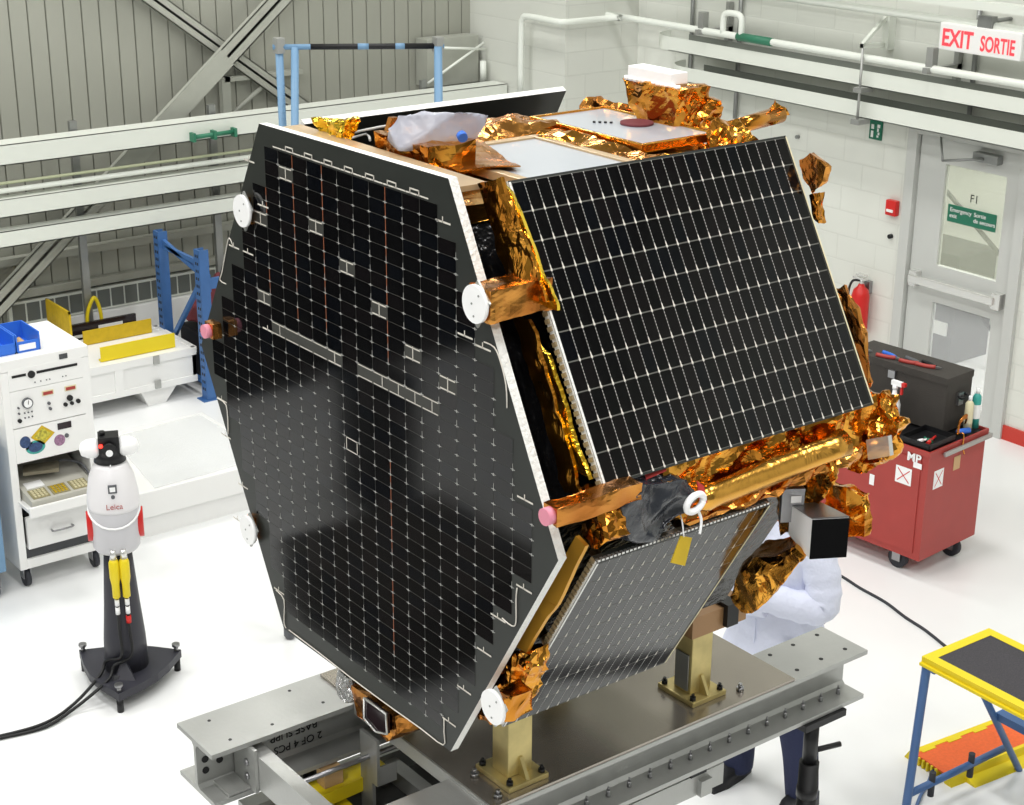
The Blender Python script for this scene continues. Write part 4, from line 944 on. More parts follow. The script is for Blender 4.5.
# long low white platform
t = thing('white_platform', 'long low white platform on the floor behind the laser tracker', 'platform', (4.5, 9.6, 0))
b = MB(); b.box((3.75, 9.2, .14), (5.05, 10.3, .32), bevel=.01); obj('platform_top', b, 'white_paint', t)
b = MB(); b.box((3.77, 9.22, .0), (5.03, 10.28, .14)); obj('plinth', b, 'white_paint', t)
b = MB(); b.hull([(3.95, 9.5, .35), (4.3, 9.5, .36), (3.95, 9.9, .36), (4.3, 9.9, .34)], 1, 0) if False else b.sheet([(4.15, 9.22, .328), (5.0, 9.25, .33), (5.0, 10.25, .33), (4.3, 10.2, .33)], 24, 18, .006, 4, 3, .002)
tag(obj('plastic_film', b, 'clear_sheet'), 'clear plastic film spread over the low white platform', 'plastic sheet')

# white instrument cabinet
QY = 8.97
t = thing('instrument_cabinet', 'white instrument cabinet on casters with gauges, stickers and open drawer', 'cabinet', (3.42, 9.25, 0))
cab = t
x0, x1, y0, y1, z0, z1 = 3.14, 3.68, QY, 9.57, .13, 1.455
b = MB()
b.box((x0, y0, z0), (x0+.045, y1, z1-.071)); b.box((x1-.045, y0, z0), (x1, y1, z1-.071)); b.box((x0+.046, y1-.02, z0+.061), (x1-.046, y1-.001, z1-.071)); b.box((x0+.046, y0+.001, z0+.001), (x1-.046, y1-.001, z0+.06))
b.box((x0-.002, y0-.002, z1-.07), (x1+.002, y1+.002, z1), bevel=.006); obj('cabinet_body', b, 'white_paint', t)
def fz(px, py): return Y_(px, py, QY).z
def fx(px, py): return Y_(px, py, QY).x
# panels
z_p1t, z_p1b, z_p2b, z_p3b = z1-.06, z1-.19, z1-.42, z1-.64
b = MB(); b.box((x0+.045, y0-.004, z_p1b), (x1-.045, y0+.02, z_p1t)); p1 = obj('slot_panel', b, 'white_paint', t)
b = MB(); b.box((x0+.065, y0-.007, z_p1t-.05), (x0+.15, y0-.004, z_p1t-.035)); b.box((x0+.215, y0-.007, z_p1t-.05), (x1-.075, y0-.004, z_p1t-.035)); b.cyl((x0+.182, y0-.012, z_p1t-.047), (x0+.182, y0-.004, z_p1t-.047), .022, seg=20); obj('slots_and_knob', b, 'black', p1)
b = MB()
for xx in (.20, .235, .27, .29, .37, .39): b.cyl((x0+xx, y0-.007, z_p1t-.1), (x0+xx, y0-.003, z_p1t-.1), .004, seg=8)
obj('jacks', b, 'grey_sticker', p1)
b = MB(); b.box((x0+.36, y0-.006, z1-.052), (x0+.41, y0-.002, z1-.022)); obj('badge', b, 'dark_room', cab)
b = MB(); b.box((x0+.045, y0-.003, z_p2b), (x1-.045, y0+.02, z_p1b-.003)); p2 = obj('gauge_panel', b, 'white_paint', t)
zc = (z_p1b+z_p2b)/2+.03
b = MB(); b.cyl((x0+.14, y0-.02, zc), (x0+.14, y0-.003, zc), .032, seg=24); b.mi = 1; b.cyl((x0+.14, y0-.022, zc), (x0+.14, y0-.02, zc), .025, seg=24); b.mi = 2; b.obox((x0+.138, y0-.024, zc-.005), (.004, 0, 0), (.004, 0, .024), (0, .001, 0)); obj('pressure_gauge', b, ['grey_sticker', 'white_disc', 'black'], p2)
for i, xx in enumerate((.235, .375)):
    b = MB(); b.box((x0+xx, y0-.008, zc+.02), (x0+xx+.07, y0-.003, zc+.05)); b.mi = 1; b.box((x0+xx+.006, y0-.01, zc+.025), (x0+xx+.064, y0-.008, zc+.044)); obj('warning_plate', b, ['cream', 'red_cart'], p2)
for xx, zz, r in ((.40, zc-.025, .018), (.37, zc-.06, .012), (.45, zc-.055, .013), (.41, zc-.06, .011), (.27, zc-.03, .009), (.275, zc-.065, .009), (.085, zc-.02, .006), (.085, zc-.055, .006), (.085, zc-.10, .012)):
    b = MB(); b.cyl((x0+xx, y0-.016, zz), (x0+xx, y0-.003, zz), r, seg=14); obj('knob', b, 'black' if r > .01 else 'grey_sticker', p2)
b = MB()
for r_ in range(2):
    for q_ in range(3): b.cyl((x0+.12+q_*.022, y0-.008, zc-.06-r_*.03), (x0+.12+q_*.022, y0-.003, zc-.06-r_*.03), .005, seg=8)
obj('sockets', b, 'grey_sticker', p2)
b = MB(); b.box((x0+.045, y0-.004, z_p3b), (x1-.045, y0+.02, z_p2b-.006)); p3 = obj('sticker_panel', b, 'white_paint', t)
zs = (z_p2b+z_p3b)/2
mat('sticker_blue', (52, 76, 120), .4, var=.5, vscale=60); mat('sticker_mix', (160, 120, 150), .4, var=.5, vscale=70); mat('sticker_yellow', (200, 190, 70), .4, var=.6, vscale=60)
def sticker(cx_, cz_, rx, rz, m, m2, diamond=False):
    b = MB(); n = 4 if diamond else 20
    b.prism([(cx_+rx*math.cos(2*PI*i/n), y0-.0045, cz_+rz*math.sin(2*PI*i/n)) for i in range(n)], (0, -.001, 0)); b.mi = 1
    b.prism([(cx_+rx*.72*math.cos(2*PI*i/n), y0-.0056, cz_+rz*.72*math.sin(2*PI*i/n)) for i in range(n)], (0, -.0008, 0)); obj('sticker', b, [m, m2], p3)
sticker(x0+.105, zs+.015, .046, .052, 'white_paint', 'sticker_blue'); sticker(x0+.215, zs+.035, .075, .062, 'yellow_dark', 'sticker_yellow', True)
sticker(x0+.165, zs-.03, .06, .042, 'teal', 'sticker_blue'); sticker(x0+.315, zs-.02, .048, .05, 'white_paint', 'sticker_mix')
b = MB(); b.box((x0+.31, y0-.007, zs+.045), (x0+.395, y0-.004, zs+.085)); obj('display', b, 'glass_dark', p3)
b = MB(); b.cyl((x0+.36, y0-.012, zs+.0), (x0+.36, y0-.004, zs+.0), .013, seg=14); obj('knob', b, 'grey_sticker', p3)
# open bay, pulled-out tray, drawer
b = MB(); b.box((x0+.045, y1-.05, z0+.06), (x1-.045, y1-.03, z_p3b)); obj('bay_back', b, 'black', cab)
zsh = z_p3b-.26
b = MB(); b.box((x0+.03, y0-.16, zsh), (x1-.03, y1-.05, zsh+.02)); b.box((x0+.03, y0-.17, zsh-.03), (x1-.03, y0-.15, zsh+.035), bevel=.006); obj('pull_out_shelf', b, 'white_paint', cab)
zd1 = zsh-.09; zd0 = z0+.13
b = MB(); b.box((x0+.06, y0+.01, zd0), (x1-.05, y1-.06, zd0+.02)); b.box((x0+.06, y0-.015, zd0), (x1-.05, y0+.01, zd1)); dr = obj('drawer', b, 'white_paint', cab)
b = MB(); b.box((x0+.07, y0+.01, zd1-.02), (x1-.06, y1-.1, zd1-.01)); obj('drawer_contents_cover', b, 'dark_cabinet', dr)
b = MB(); zz = (zd0+zd1)/2-.01; b.tube([(x0+.21, y0-.015, zz), (x0+.215, y0-.045, zz), (x0+.33, y0-.045, zz), (x0+.335, y0-.015, zz)], .006, seg=6, sub=3); obj('handle', b, 'steel', dr)
b = MB(); b.box((x0+.05, y0+.02, z0+.06), (x1-.05, y0+.03, zd0)); obj('kick_panel', b, 'dark_room', cab)
for sx in (x0+.05, x1-.05):
    for sy in (y0+.06, y1-.06):
        b = MB(); b.cyl((sx-.015, sy, .055), (sx+.015, sy, .055), .055, seg=18); cw_ = obj('caster', b, 'rubber', cab)
        b = MB(); b.box((sx-.025, sy-.03, .055), (sx-.019, sy+.03, z0)); b.box((sx+.019, sy-.03, .055), (sx+.025, sy+.03, z0)); obj('fork', b, 'steel', cw_)
# instrument and keypad tray on the shelf
t = thing('keypad_instrument', 'grey instrument with yellow keypads lying on the pulled out cabinet shelf', 'instrument', (3.4, 8.95, zsh+.02))
b = MB(); zz = zsh+.02; b.solid([(x0+.06, y0-.14, zz), (x1-.07, y0-.14, zz), (x1-.07, y0+.3, zz), (x0+.06, y0+.3, zz), (x0+.06, y0-.14, zz+.04), (x1-.07, y0-.14, zz+.04), (x1-.07, y0+.3, zz+.11), (x0+.06, y0+.3, zz+.11)]); ki = obj('case', b, 'instrument_grey', t)
sl = .07/.44
def sz(y): return zz+.041+(y-(y0-.14))*sl
for i in range(3):
    b = MB(); xx = x0+.08+i*.125; b.prism([(xx, y0-.12, sz(y0-.12)), (xx+.105, y0-.12, sz(y0-.12)), (xx+.105, y0-.02, sz(y0-.02)), (xx, y0-.02, sz(y0-.02))], (0, 0, .004)); kp = obj('keypad', b, 'key_base', t)
    b = MB()
    for r_ in range(4):
        for q_ in range(4): yk = y0-.11+r_*.022; b.box((xx+.012+q_*.022, yk, sz(yk)+.003), (xx+.026+q_*.022, yk+.013, sz(yk)+.01))
    obj('keys', b, 'cream' if i != 1 else 'yellow_dark', kp)
b = MB(); b.prism([(x0+.09, y0+.0, sz(y0)), (x0+.2, y0+.0, sz(y0)), (x0+.2, y0+.07, sz(y0+.07)), (x0+.09, y0+.07, sz(y0+.07))], (0, 0, .004)); obj('white_label', b, 'white_disc', t)
b = MB(); b.obox((x0+.10, y0+.07, zz+.125), (.2, -.06, 0), (.05, .12, .0), (0, 0, .02)); tag(obj('booklet', b, 'booklet'), 'grey-brown booklet lying on top of the keypad instrument', 'booklet')
b = MB(); b.tube([(x0+.28, y0+.09, zz+.11), (x0+.36, y0+.14, zz+.14), (x1-.09, y0+.06, zz+.13), (x1-.08, y0-.04, zz+.10), (x1-.085, y0-.1, zz+.065)], .008, seg=6); tag(obj('cable', b, 'grey_sticker'), 'grey cable curled over the keypad instrument', 'cable')
# blue bins
t = thing('blue_bins', 'blue plastic parts bin with two compartments on top of white cabinet', 'bin', (3.3, 9.2, z1))
def binbox(lo, hi, nm, th=.008):
    b = MB(); b.box(lo, (hi[0], hi[1], lo[2]+th)); b.box(lo, (lo[0]+th, hi[1], hi[2])); b.box((hi[0]-th, lo[1], lo[2]), hi); b.box(lo, (hi[0], lo[1]+th, lo[2]+(hi[2]-lo[2])*.6)); b.box((lo[0], hi[1]-th, lo[2]), hi)
    return obj(nm, b, 'blue_bin', t)
binbox((3.285, 9.06, z1), (3.43, 9.33, z1+.11), 'bin_compartment'); binbox((3.14, 9.06, z1), (3.28, 9.33, z1+.11), 'bin_compartment')
b = MB(); b.box((3.30, 9.055, z1+.015), (3.40, 9.06, z1+.05)); obj('white_label', b, 'white_disc', t)
b = MB(); b.hull([(3.31, 9.1, z1+.01), (3.4, 9.1, z1+.01), (3.31, 9.3, z1+.01), (3.4, 9.3, z1+.01), (3.36, 9.2, z1+.05)], 3, .006, 30, 2); obj('small_parts', b, 'tan_board', t)
# pale blue cart at the photo edge
t = thing('pale_blue_cart', 'pale blue cart edge with caster at the left edge of the photo', 'cart', (2.85, 8.9, 0))
b = MB(); b.box((2.45, 8.95, .16), (3.05, 9.5, .98), bevel=.01); b.mi = 1; b.box((2.43, 8.93, .98), (3.07, 9.52, 1.02), bevel=.006); obj('cart_body', b, ['blue_light', 'white_paint'], t)
for sx in (2.98, 2.52):
    for sy in (9.0, 9.45):
        b = MB(); b.cyl((sx-.015, sy, .06), (sx+.015, sy, .06), .06, seg=18); cw_ = obj('caster', b, 'rubber', t)
        b = MB(); b.box((sx-.03, sy-.035, .06), (sx-.02, sy+.035, .16)); b.box((sx+.02, sy-.035, .06), (sx+.03, sy+.035, .16)); b.cyl((sx-.03, sy, .06), (sx+.03, sy, .06), .02); obj('fork', b, 'steel', cw_)

# laser tracker
TC = V((3.17, 7.56, 0))
t = thing('tracker_stand', 'black three-footed pedestal stand with tapered column', 'stand', TC)
feet = [V((3.0, 7.30, 0)), V((3.48, 7.54, 0)), V((3.03, 7.87, 0))]
cc = sum(feet, V())/3
b = MB(); pl_ = []
for i in range(3):
    a = feet[i]; c = feet[(i+1) % 3]; 
    for k in range(6):
        s = k/6; p = a.lerp(c, s); p = p+(p-cc).normalized()*.05*math.sin(PI*s)
        pl_.append(V((p.x, p.y, .075)))
b.prism(pl_, (0, 0, .045)); obj('base_plate', b, 'pedestal', t)
for f in feet:
    b = MB(); f2_ = f+(cc-f)*.09; b.cyl((f2_.x, f2_.y, 0), (f2_.x, f2_.y, .075), .018); ft_ = obj('foot', b, 'black', t)
    b = MB(); b.cyl((f2_.x, f2_.y, .12), (f2_.x, f2_.y, .15), .012); b.cyl((f2_.x, f2_.y, .15), (f2_.x, f2_.y, .165), .022); obj('levelling_knob', b, 'steel', ft_)
rings = []
for z, rx, off in ((.12, .125, 0), (.3, .118, 0), (.5, .10, .0), (.7, .085, 0), (.84, .075, 0)):
    rings.append([(TC.x+rx*math.cos(a)*.95+off, TC.y+rx*.85*math.sin(a), z) for a in [2*PI*i/20 for i in range(20)]])
b = MB(); b.loft(rings); b.solid([V(p) for p in ((3.05, 7.45, .12), (3.13, 7.37, .12), (3.17, 7.5, .12), (3.1, 7.55, .12), (3.1, 7.47, .2), (3.12, 7.46, .2), (3.14, 7.5, .2), (3.12, 7.52, .2))]); col_ = obj('column', b, 'pedestal', t)
b = MB(); b.box((3.04, 7.44, .12), (3.07, 7.46, .14)); obj('clip', b, 'steel', col_)
TS = .84
vdir = V((-.39, -.92, 0)).normalized(); sdir = V((vdir.y, -vdir.x, 0))*-1     # towards the camera / to the right
t = thing('laser_tracker', 'white laser tracker with black head and white side ears on its stand', 'instrument', TC+V((0, 0, .84)))
def ell(z, r, ry=None, o=0): ry = ry or r; r *= TS; ry *= TS; return [TC+sdir*(r*math.cos(a))+vdir*(ry*math.sin(a)+o)+V((0, 0, z)) for a in [2*PI*i/28 for i in range(28)]]
b = MB(); b.loft([ell(.82, .13), ell(.84, .145), ell(1.0, .148), ell(1.06, .156), ell(1.14, .152), ell(1.23, .134), ell(1.29, .105), ell(1.31, .09)]); tb = obj('body', b, 'tracker_grey', t)
b = MB(); b.loft([ell(1.06, .1585, .159), ell(1.08, .160, .160), ell(1.14, .156, .156), ell(1.23, .138, .138), ell(1.29, .109, .109), ell(1.313, .09, .09)]); obj('shoulder_cover', b, 'tracker_white', tb)
b = MB(); b.tube([TC+sdir*.157*TS*math.cos(a)+vdir*.157*TS*math.sin(a)+V((0, 0, .98+.08*(1-math.sin(a)))) for a in [PI*i/12 for i in range(13)]], .006, seg=6, sub=1); obj('front_seam', b, 'white_disc', tb)
for s in (-1, 1):
    b = MB(); b.loft([[TC+sdir*s*(.15*TS+dx)+vdir*(w_*math.cos(a))+V((0, 0, .955+.085*math.sin(a))) for a in [2*PI*i/14 for i in range(14)]] for dx, w_ in ((-.03, .05), (.012, .045), (.018, .02))]); obj('red_side_grip', b, 'red', tb)
b = MB(); p = TC+vdir*.15*TS+V((0, 0, 1.20)); b.obox(p-sdir*.022-V((0, 0, .022))-vdir*.03, sdir*.044, vdir*.03, (0, 0, .044)); b.mi = 1; b.obox(p-sdir*.014-V((0, 0, .012)), sdir*.028, vdir*.004, (0, 0, .024)); b.mi = 0; b.cyl(p-V((0, 0, .04))-vdir*.02, p-V((0, 0, .04))+vdir*.008, .01); obj('front_button', b, ['grey_sticker', 'white_disc'], tb)
text('maker_lettering', 'Leica', .042, TC+vdir*.140+V((0, 0, 1.095))-sdir*.04, sdir, (0, 0, 1), 'red_cart', tb)
b = MB(); b.loft([ell(1.31, .085), ell(1.325, .088), ell(1.34, .075)]); p = TC+V((0, 0, 1.325)); b.cyl(p-V((0, 0, .01)), p+V((0, 0, .05)), .083, .062, seg=24); b.obox(p-sdir*.052-vdir*.05, sdir*.104, vdir*.10, (0, 0, .13)); b.cyl(p+V((0, 0, .13))-sdir*.03, p+V((0, 0, .15))-sdir*.03, .015); b.cyl(p+V((0, 0, .07))+vdir*.055, p+V((0, 0, .07))+vdir*.075, .035, seg=18); hd = obj('head', b, 'black', t)
b = MB(); b.cyl(p+V((0, 0, .055))+vdir*.075, p+V((0, 0, .055))+vdir*.08, .018, seg=16); b.cyl(p+V((0, 0, -.02))+vdir*.085, p+V((0, 0, -.005))+vdir*.085, .003); obj('lens', b, 'white_disc', hd)
b = MB(); b.cyl(p+V((0, 0, .09))+vdir*.056-sdir*.04, p+V((0, 0, .09))+vdir*.062-sdir*.04, .010, seg=10); obj('red_lamp', b, 'led_red', hd)
for s in (-1, 1):
    b = MB(); b.lathe([(.0, .0), (.046, .0), (.052, .02), (.049, .06), (.034, .09), (.0, .1)], p+V((0, 0, .06))+sdir*s*.05, 20, sdir*s); obj('side_ear', b, 'white_disc', t)
# yellow connectors and cables
cpl = []
for i, s in enumerate((-.024, .028)):
    q = TC+vdir*.12+sdir*s
    t = thing('connector', ['left yellow connector plug hanging under the laser tracker', 'right yellow connector plug hanging under the laser tracker, red band below'][i], 'connector', q+V((0, 0, .55)), group='plugs under the laser tracker')
    b = MB(); b.cyl(q+V((0, 0, .81)), q+V((0, 0, .86)), .02, .014); obj('plug_tip', b, 'metal_bright', t)
    b = MB(); b.lathe([(.018, .81), (.027, .79), (.027, .70), (.020, .66), (.020, .59), (.010, .58)], q, 12); obj('plug_body', b, 'yellow', t)
    b = MB(); b.cyl(q+V((0, 0, .54)), q+V((0, 0, .575)), .012); b.cyl(q+V((0, 0, .49)), q+V((0, 0, .53)), .012); obj('white_band', b, 'white_disc', t)
    if i: b = MB(); b.cyl(q+V((0, 0, .435)), q+V((0, 0, .475)), .014); obj('red_band', b, 'red', t)
    b = MB()
    e1 = fl(100, 675, .13) if i == 0 else fl(108, 680, .13)
    pts = [q+V((0, 0, .60)), q+V((0, 0, .4)), q+vdir*.02+V((0, 0, .25)), e1+V((.05, .02, .06)), e1, fl(75, 703 if i == 0 else 708, .03), fl(45, 723 if i == 0 else 727, .012), fl(0, 736 if i == 0 else 738, .012), fl(-60, 748+i*3, .012)]
    b.tube(pts, .009, seg=8); tag(obj('cable', b, 'black'), ['black cable from left tracker plug running left across the floor', 'black cable from the right tracker plug running left across the floor'][i], 'cable')

# ================================================================== RIGHT SIDE
# red tool cart
ang = math.atan2(.05, .6)
E1 = V((math.cos(ang), math.sin(ang), 0)); E2 = V((-math.sin(ang), math.cos(ang), 0)); O = V((7.60, 5.84, 0)); UZ = V((0, 0, 1))
def cp(a, c, z): return O+E1*a+E2*c+UZ*z
t = thing('tool_cart', 'red steel tool cart on casters with MP lettering', 'cart', O)
b = MB(); b.obox(cp(0, 0, .13), E1*.60, E2*.98, UZ*.70); rb_ = obj('cart_body', b, 'red_cart', t)
b = MB(); b.obox(cp(.006, .006, .83), E1*.588, E2*.97, UZ*.01); obj('top_tray', b, 'black', t)
b = MB()
b.obox(cp(.0, -.012, .82), E1*.60, E2*.012, UZ*.035); b.obox(cp(-.012, -.012, .82), E1*.012, E2*1.0, UZ*.035); b.obox(cp(.60, -.012, .82), E1*.012, E2*1.0, UZ*.035); obj('rim', b, 'red_cart', t)
b = MB(); b.obox(cp(.12, -.035, .80), E1*.5, E2*.012, UZ*.028); b.obox(cp(.14, -.025, .80), E1*.02, E2*.02, UZ*.02); b.obox(cp(.58, -.025, .80), E1*.02, E2*.02, UZ*.02); obj('push_rail', b, 'aluminium', t)
b = MB(); b.obox(cp(-.006, .05, .17), E1*.006, E2*.86, UZ*.62); fd = obj('front_panel', b, 'red_cart', t)
text('lettering', 'MP', .078, cp(-.008, .15, .765), -E2, UZ, 'white_disc', fd, bold=.002)
for nm, (c0, z0_, w_, h_) in (('square_sticker', (.105, .60, .115, .11)),):
    b = MB(); b.obox(cp(-.008, c0, z0_), E2*w_, UZ*h_, -E1*.001); b.mi = 1
    for dz, sg in ((.015, 1), (h_-.015, -1)): b.obox(cp(-.0095, c0+.015, z0_+dz-.004), E2*.085+UZ*.08*sg, UZ*.008, -E1*.0008)
    obj(nm, b, ['white_disc', 'red'], fd)
b = MB(); b.obox(cp(.07, -.001, .59), E1*.10, UZ*.12, -E2*.001); b.mi = 1
for dz, sg in ((.015, 1), (.105, -1)): b.obox(cp(.085, -.0025, .59+dz-.004), E1*.07+UZ*.09*sg, UZ*.008, -E2*.0008)
obj('square_sticker', b, ['white_disc', 'red'], rb_)
b = MB(); b.obox(cp(-.008, .04, .73), E2*.06, UZ*.035, -E1*.001); b.obox(cp(-.008, .37, .52), E2*.035, UZ*.07, -E1*.001); obj('small_sticker', b, 'white_disc', fd)
b = MB(); b.obox(cp(.27, -.001, .66), E1*.07, UZ*.09, -E2*.001); obj('pale_patch', b, 'tan_board', rb_)
for a_, c_ in ((.08, .20), (.47, .08), (.08, .86), (.52, .86)):
    b = MB(); q = cp(a_, c_, .066); b.cyl(q-E1*.018, q+E1*.018, .066, seg=18); cw_ = obj('caster', b, 'rubber', t)
    b = MB(); b.obox(cp(a_-.03, c_-.03, .05), E1*.008, E2*.06, UZ*.08); b.obox(cp(a_+.022, c_-.03, .05), E1*.008, E2*.06, UZ*.08); obj('fork', b, 'steel', cw_)
# black foam case with tools on its lid
cz = .855
t = thing('black_case', 'large dark grey case standing on the red tool cart', 'case', cp(.45, .5, cz))
b = MB(); b.obox(cp(.32, .13, cz), E1*.27, E2*.75, UZ*.31); obj('case_body', b, 'case_black', t)
b = MB(); b.obox(cp(.315, .125, cz+.31), E1*.28, E2*.76, UZ*.045); obj('lid', b, 'case_black', t)
b = MB(); b.obox(cp(.43, .109, cz+.16), E1*.05, E2*.02, UZ*.08); b.obox(cp(.298, .5, cz+.26), E1*.02, E2*.05, UZ*.05); obj('latch', b, 'steel', t)
b = MB(); q = cp(.44, .125, cz+.22); b.tube([q, q-E2*.03+UZ*-.01, q-E2*.03+E1*.07+UZ*-.01, q+E1*.07], .01, seg=6, sub=3); obj('handle', b, 'black', t)
tools = [('pliers', 'red_cloth', 'pliers with red grips lying at the far end of the case lid', .78, .37), ('pliers', 'blue_bin', 'pliers with blue and red grips lying mid lid of the dark case', .56, .38), ('wire_cutter', 'grey_sticker', 'dark wire cutter lying near the front of the dark case lid', .40, .40), ('wire_cutter', 'black', 'black cutter lying nearest the front corner of case lid', .29, .42)]
for nm, m, lab, c_, a_ in tools:
    t = thing(nm, lab, 'tool', cp(a_, c_, cz+.355))
    q = cp(a_, c_, cz+.366)
    for s in (-1, 1):
        b = MB(); b.tube([q, q+E2*.05+E1*.025*s, q+E2*.12+E1*.035*s], .014, seg=7, sub=4); obj('grip', b, m if s > 0 else 'red_cart', t)
    b = MB(); b.hull([q+E1*.012-UZ*.008, q-E1*.012-UZ*.008, q+E1*.012+UZ*.008, q-E1*.012+UZ*.008, q-E2*.05, q-E2*.05+UZ*.006], 1, 0); obj('jaws', b, 'steel', t)
# bottles and bits on the cart
def bottle(nm, lab, a_, c_, r, h, m, m2, z=cz):
    t = thing(nm, lab, 'bottle', cp(a_, c_, z)); q = cp(a_, c_, z)
    b = MB(); b.lathe([(0, 0), (r, .002), (r, h*.78), (r*.7, h*.84), (r*.4, h*.87)], q, 18); bd = obj('can_body', b, m, t)
    b = MB(); b.cyl(q+UZ*h*.87, q+UZ*h, r*.45, r*.4); obj('cap', b, m2, t)
    b = MB(); b.cyl(q+UZ*h*.25, q+UZ*h*.6, r*1.02, seg=18, cap=False); obj('wrap_label', b, 'white_disc' if m == 'teal' else 'cream', bd)
bottle('spray_can', 'cream coloured spray can on the red cart beside the dark case', .47, .055, .026, .23, 'cream', 'white_disc')
bottle('spray_can', 'teal spray can with white top at the right edge of red cart', .555, .06, .027, .26, 'teal', 'white_disc')
t = thing('spray_bottle', 'white trigger spray bottle with red nozzle in front of dark case', 'bottle', cp(.20, .42, cz))
q = cp(.20, .42, cz)
b = MB(); b.lathe([(0, 0), (.042, .003), (.042, .14), (.03, .18), (.016, .21), (.014, .24)], q, 18); obj('bottle_body', b, 'white_disc', t)
b = MB(); b.cyl(q+UZ*.24, q+UZ*.265, .018); b.obox(q+UZ*.265-E2*.05-E1*.012, E1*.024, E2*.075, UZ*.03); obj('spray_head', b, 'white_disc', t)
b = MB(); b.obox(q+UZ*.27-E2*.075-E1*.012, E1*.024, E2*.025, UZ*.022); b.obox(q+UZ*.215-E2*.055-E1*.008, E1*.016, E2*.012, UZ*.05); obj('red_trigger', b, 'red', t)
t = thing('tool_tray', 'black plastic tray with small tools on the front of the red cart', 'tray', cp(.1, .14, cz))
b = MB(); 
for lo, d1, d2, d3 in ((cp(.01, .01, cz), .27, .22, .008), (cp(.01, .01, cz), .27, .008, .04), (cp(.01, .222, cz), .27, .008, .04), (cp(.01, .01, cz), .008, .22, .04), (cp(.272, .01, cz), .008, .22, .04)): b.obox(lo, E1*d1, E2*d2, UZ*d3)
obj('tray_body', b, 'black', t)
for nm, lab, m, a0, c0, a1, c1 in (('screwdriver', 'screwdriver with red handle lying in the black tool tray', 'red', .06, .06, .20, .10), ('marker', 'white marker lying in the black tool tray', 'white_disc', .05, .12, .12, .10), ('marker', 'green marker lying in the black tool tray', 'green_sign', .10, .06, .13, .13)):
    b = MB(); b.cyl(cp(a0, c0, cz+.022), cp((a0+a1)/2, (c0+c1)/2, cz+.022), .012); b.cyl(cp((a0+a1)/2, (c0+c1)/2, cz+.022), cp(a1, c1, cz+.022), .007); tag(obj(nm, b, m), lab, 'tool')
b = MB(); q = cp(.32, .03, cz+.02)
for k in range(3): b.tube([q+E1*(.01*k), q+E1*.02+UZ*(.07+.008*k), q+E1*.09+UZ*(.09+.01*k), q+E1*.13+E2*.03+UZ*.03], .006, seg=6)
b.tube([q, q-E2*.045+UZ*.02, q-E2*.05-UZ*.06, q-E2*.048+E1*.03-UZ*.12], .006, seg=6)
tag(obj('cable_loop', b, 'amber'), 'brown cable loop hanging over the corner of the red cart', 'cable')
b = MB(); b.cyl(cp(.36, .05, cz+.022), cp(.44, .02, cz+.022), .018, seg=14); tag(obj('tape_roll', b, 'blue_bin'), 'small blue roll on the cart top beside the cable loop', 'roll')

# black cable on the floor
b = MB(); b.tube([fl(x, y, .008) for x, y in ((800, 560), (837, 574), (860, 588), (885, 602), (905, 617), (925, 630), (945, 646), (962, 660), (985, 690), (1010, 700), (1060, 705))], .009, seg=8)
tag(obj('floor_cable', b, 'rubber'), 'dark cable running across the white floor to the blue step stand', 'cable')

# step platform
PZp = .87
A_ = fl(922, 656, PZp); B_ = fl(989, 628, PZp)
U1 = (B_-A_).normalized(); U2 = V((U1.y, -U1.x, 0)); W1 = (B_-A_).length
t = thing('step_platform', 'blue tube step stand with yellow rimmed black top platform', 'step stand', (A_.x, A_.y, 0))
LN = .95
b = MB()
b.obox(A_-UZ*.04, U1*.05, U2*LN, UZ*.04); b.obox(A_+U1*(W1-.05)-UZ*.04, U1*.05, U2*LN, UZ*.04); b.obox(A_+U1*.05-UZ*.04, U1*(W1-.1), U2*.05, UZ*.04); b.obox(A_+U2*(LN-.05)+U1*.05-UZ*.04, U1*(W1-.1), U2*.05, UZ*.04)
b.obox(A_-UZ*.042-U1*.014, U1*.014, U2*LN, UZ*.014); obj('platform_rim', b, 'yellow', t)
b = MB(); b.obox(A_+U1*.05+U2*.05-UZ*.02, U1*(W1-.1), U2*(LN-.1), UZ*.018); obj('tread_mat', b, 'grit', t)
for s2 in (0, 1):
    q = A_+U1*.02+U2*(.02+(LN-.04)*s2); out = (U1*-.02+U2*(s2*2-1)*.02)
    b = MB(); b.tube([q+U2*(.05 if s2 == 0 else -.05)-UZ*.05, q-UZ*.05, q+out*.15-UZ*.10, q+out*.75-UZ*.60, V((q.x+out.x*1.1, q.y+out.y*1.1, .0))], .021, seg=10, sub=5); obj('leg', b, 'blue_tube', t)
    q = A_+U1*(W1*.5)+U2*(.06+(LN-.12)*s2)-UZ*.045; e = Y_(1012, 755, q.y) if s2 == 0 else e-U1*0
    if s2 == 0: sl_ = (e-q)/(q.z-e.z)
    b = MB(); b.cyl(q, q+sl_*q.z, .018); obj('leg', b, 'blue_tube', t)
qa = A_-U2*.03-U1*.03; qa = A_-U2*.0; qa.z = .13; qb = qa+U1*(W1*.5+math.hypot(sl_.x, sl_.y)*(PZp-.16))
for s2 in (0, LN):
    b = MB(); b.cyl(qa+U2*s2, qb+U2*s2, .018); obj('cross_tube', b, 'blue_tube', t)
for s in (.17, W1*.5+.22):
    b = MB(); b.cyl(qa+U1*s-UZ*.07, qa+U1*s+UZ*.06, .016); obj('locking_stud', b, 'rubber', t)
# lower blue step of the stand
ls = A_+U1*(W1*.5)+U2*.06+sl_*(PZp-.40); 
b = MB(); b.obox(V((ls.x-.02, ls.y, .38)), U1*.22, U2*(LN-.14), UZ*.04); obj('lower_step', b, 'blue_tube', t)

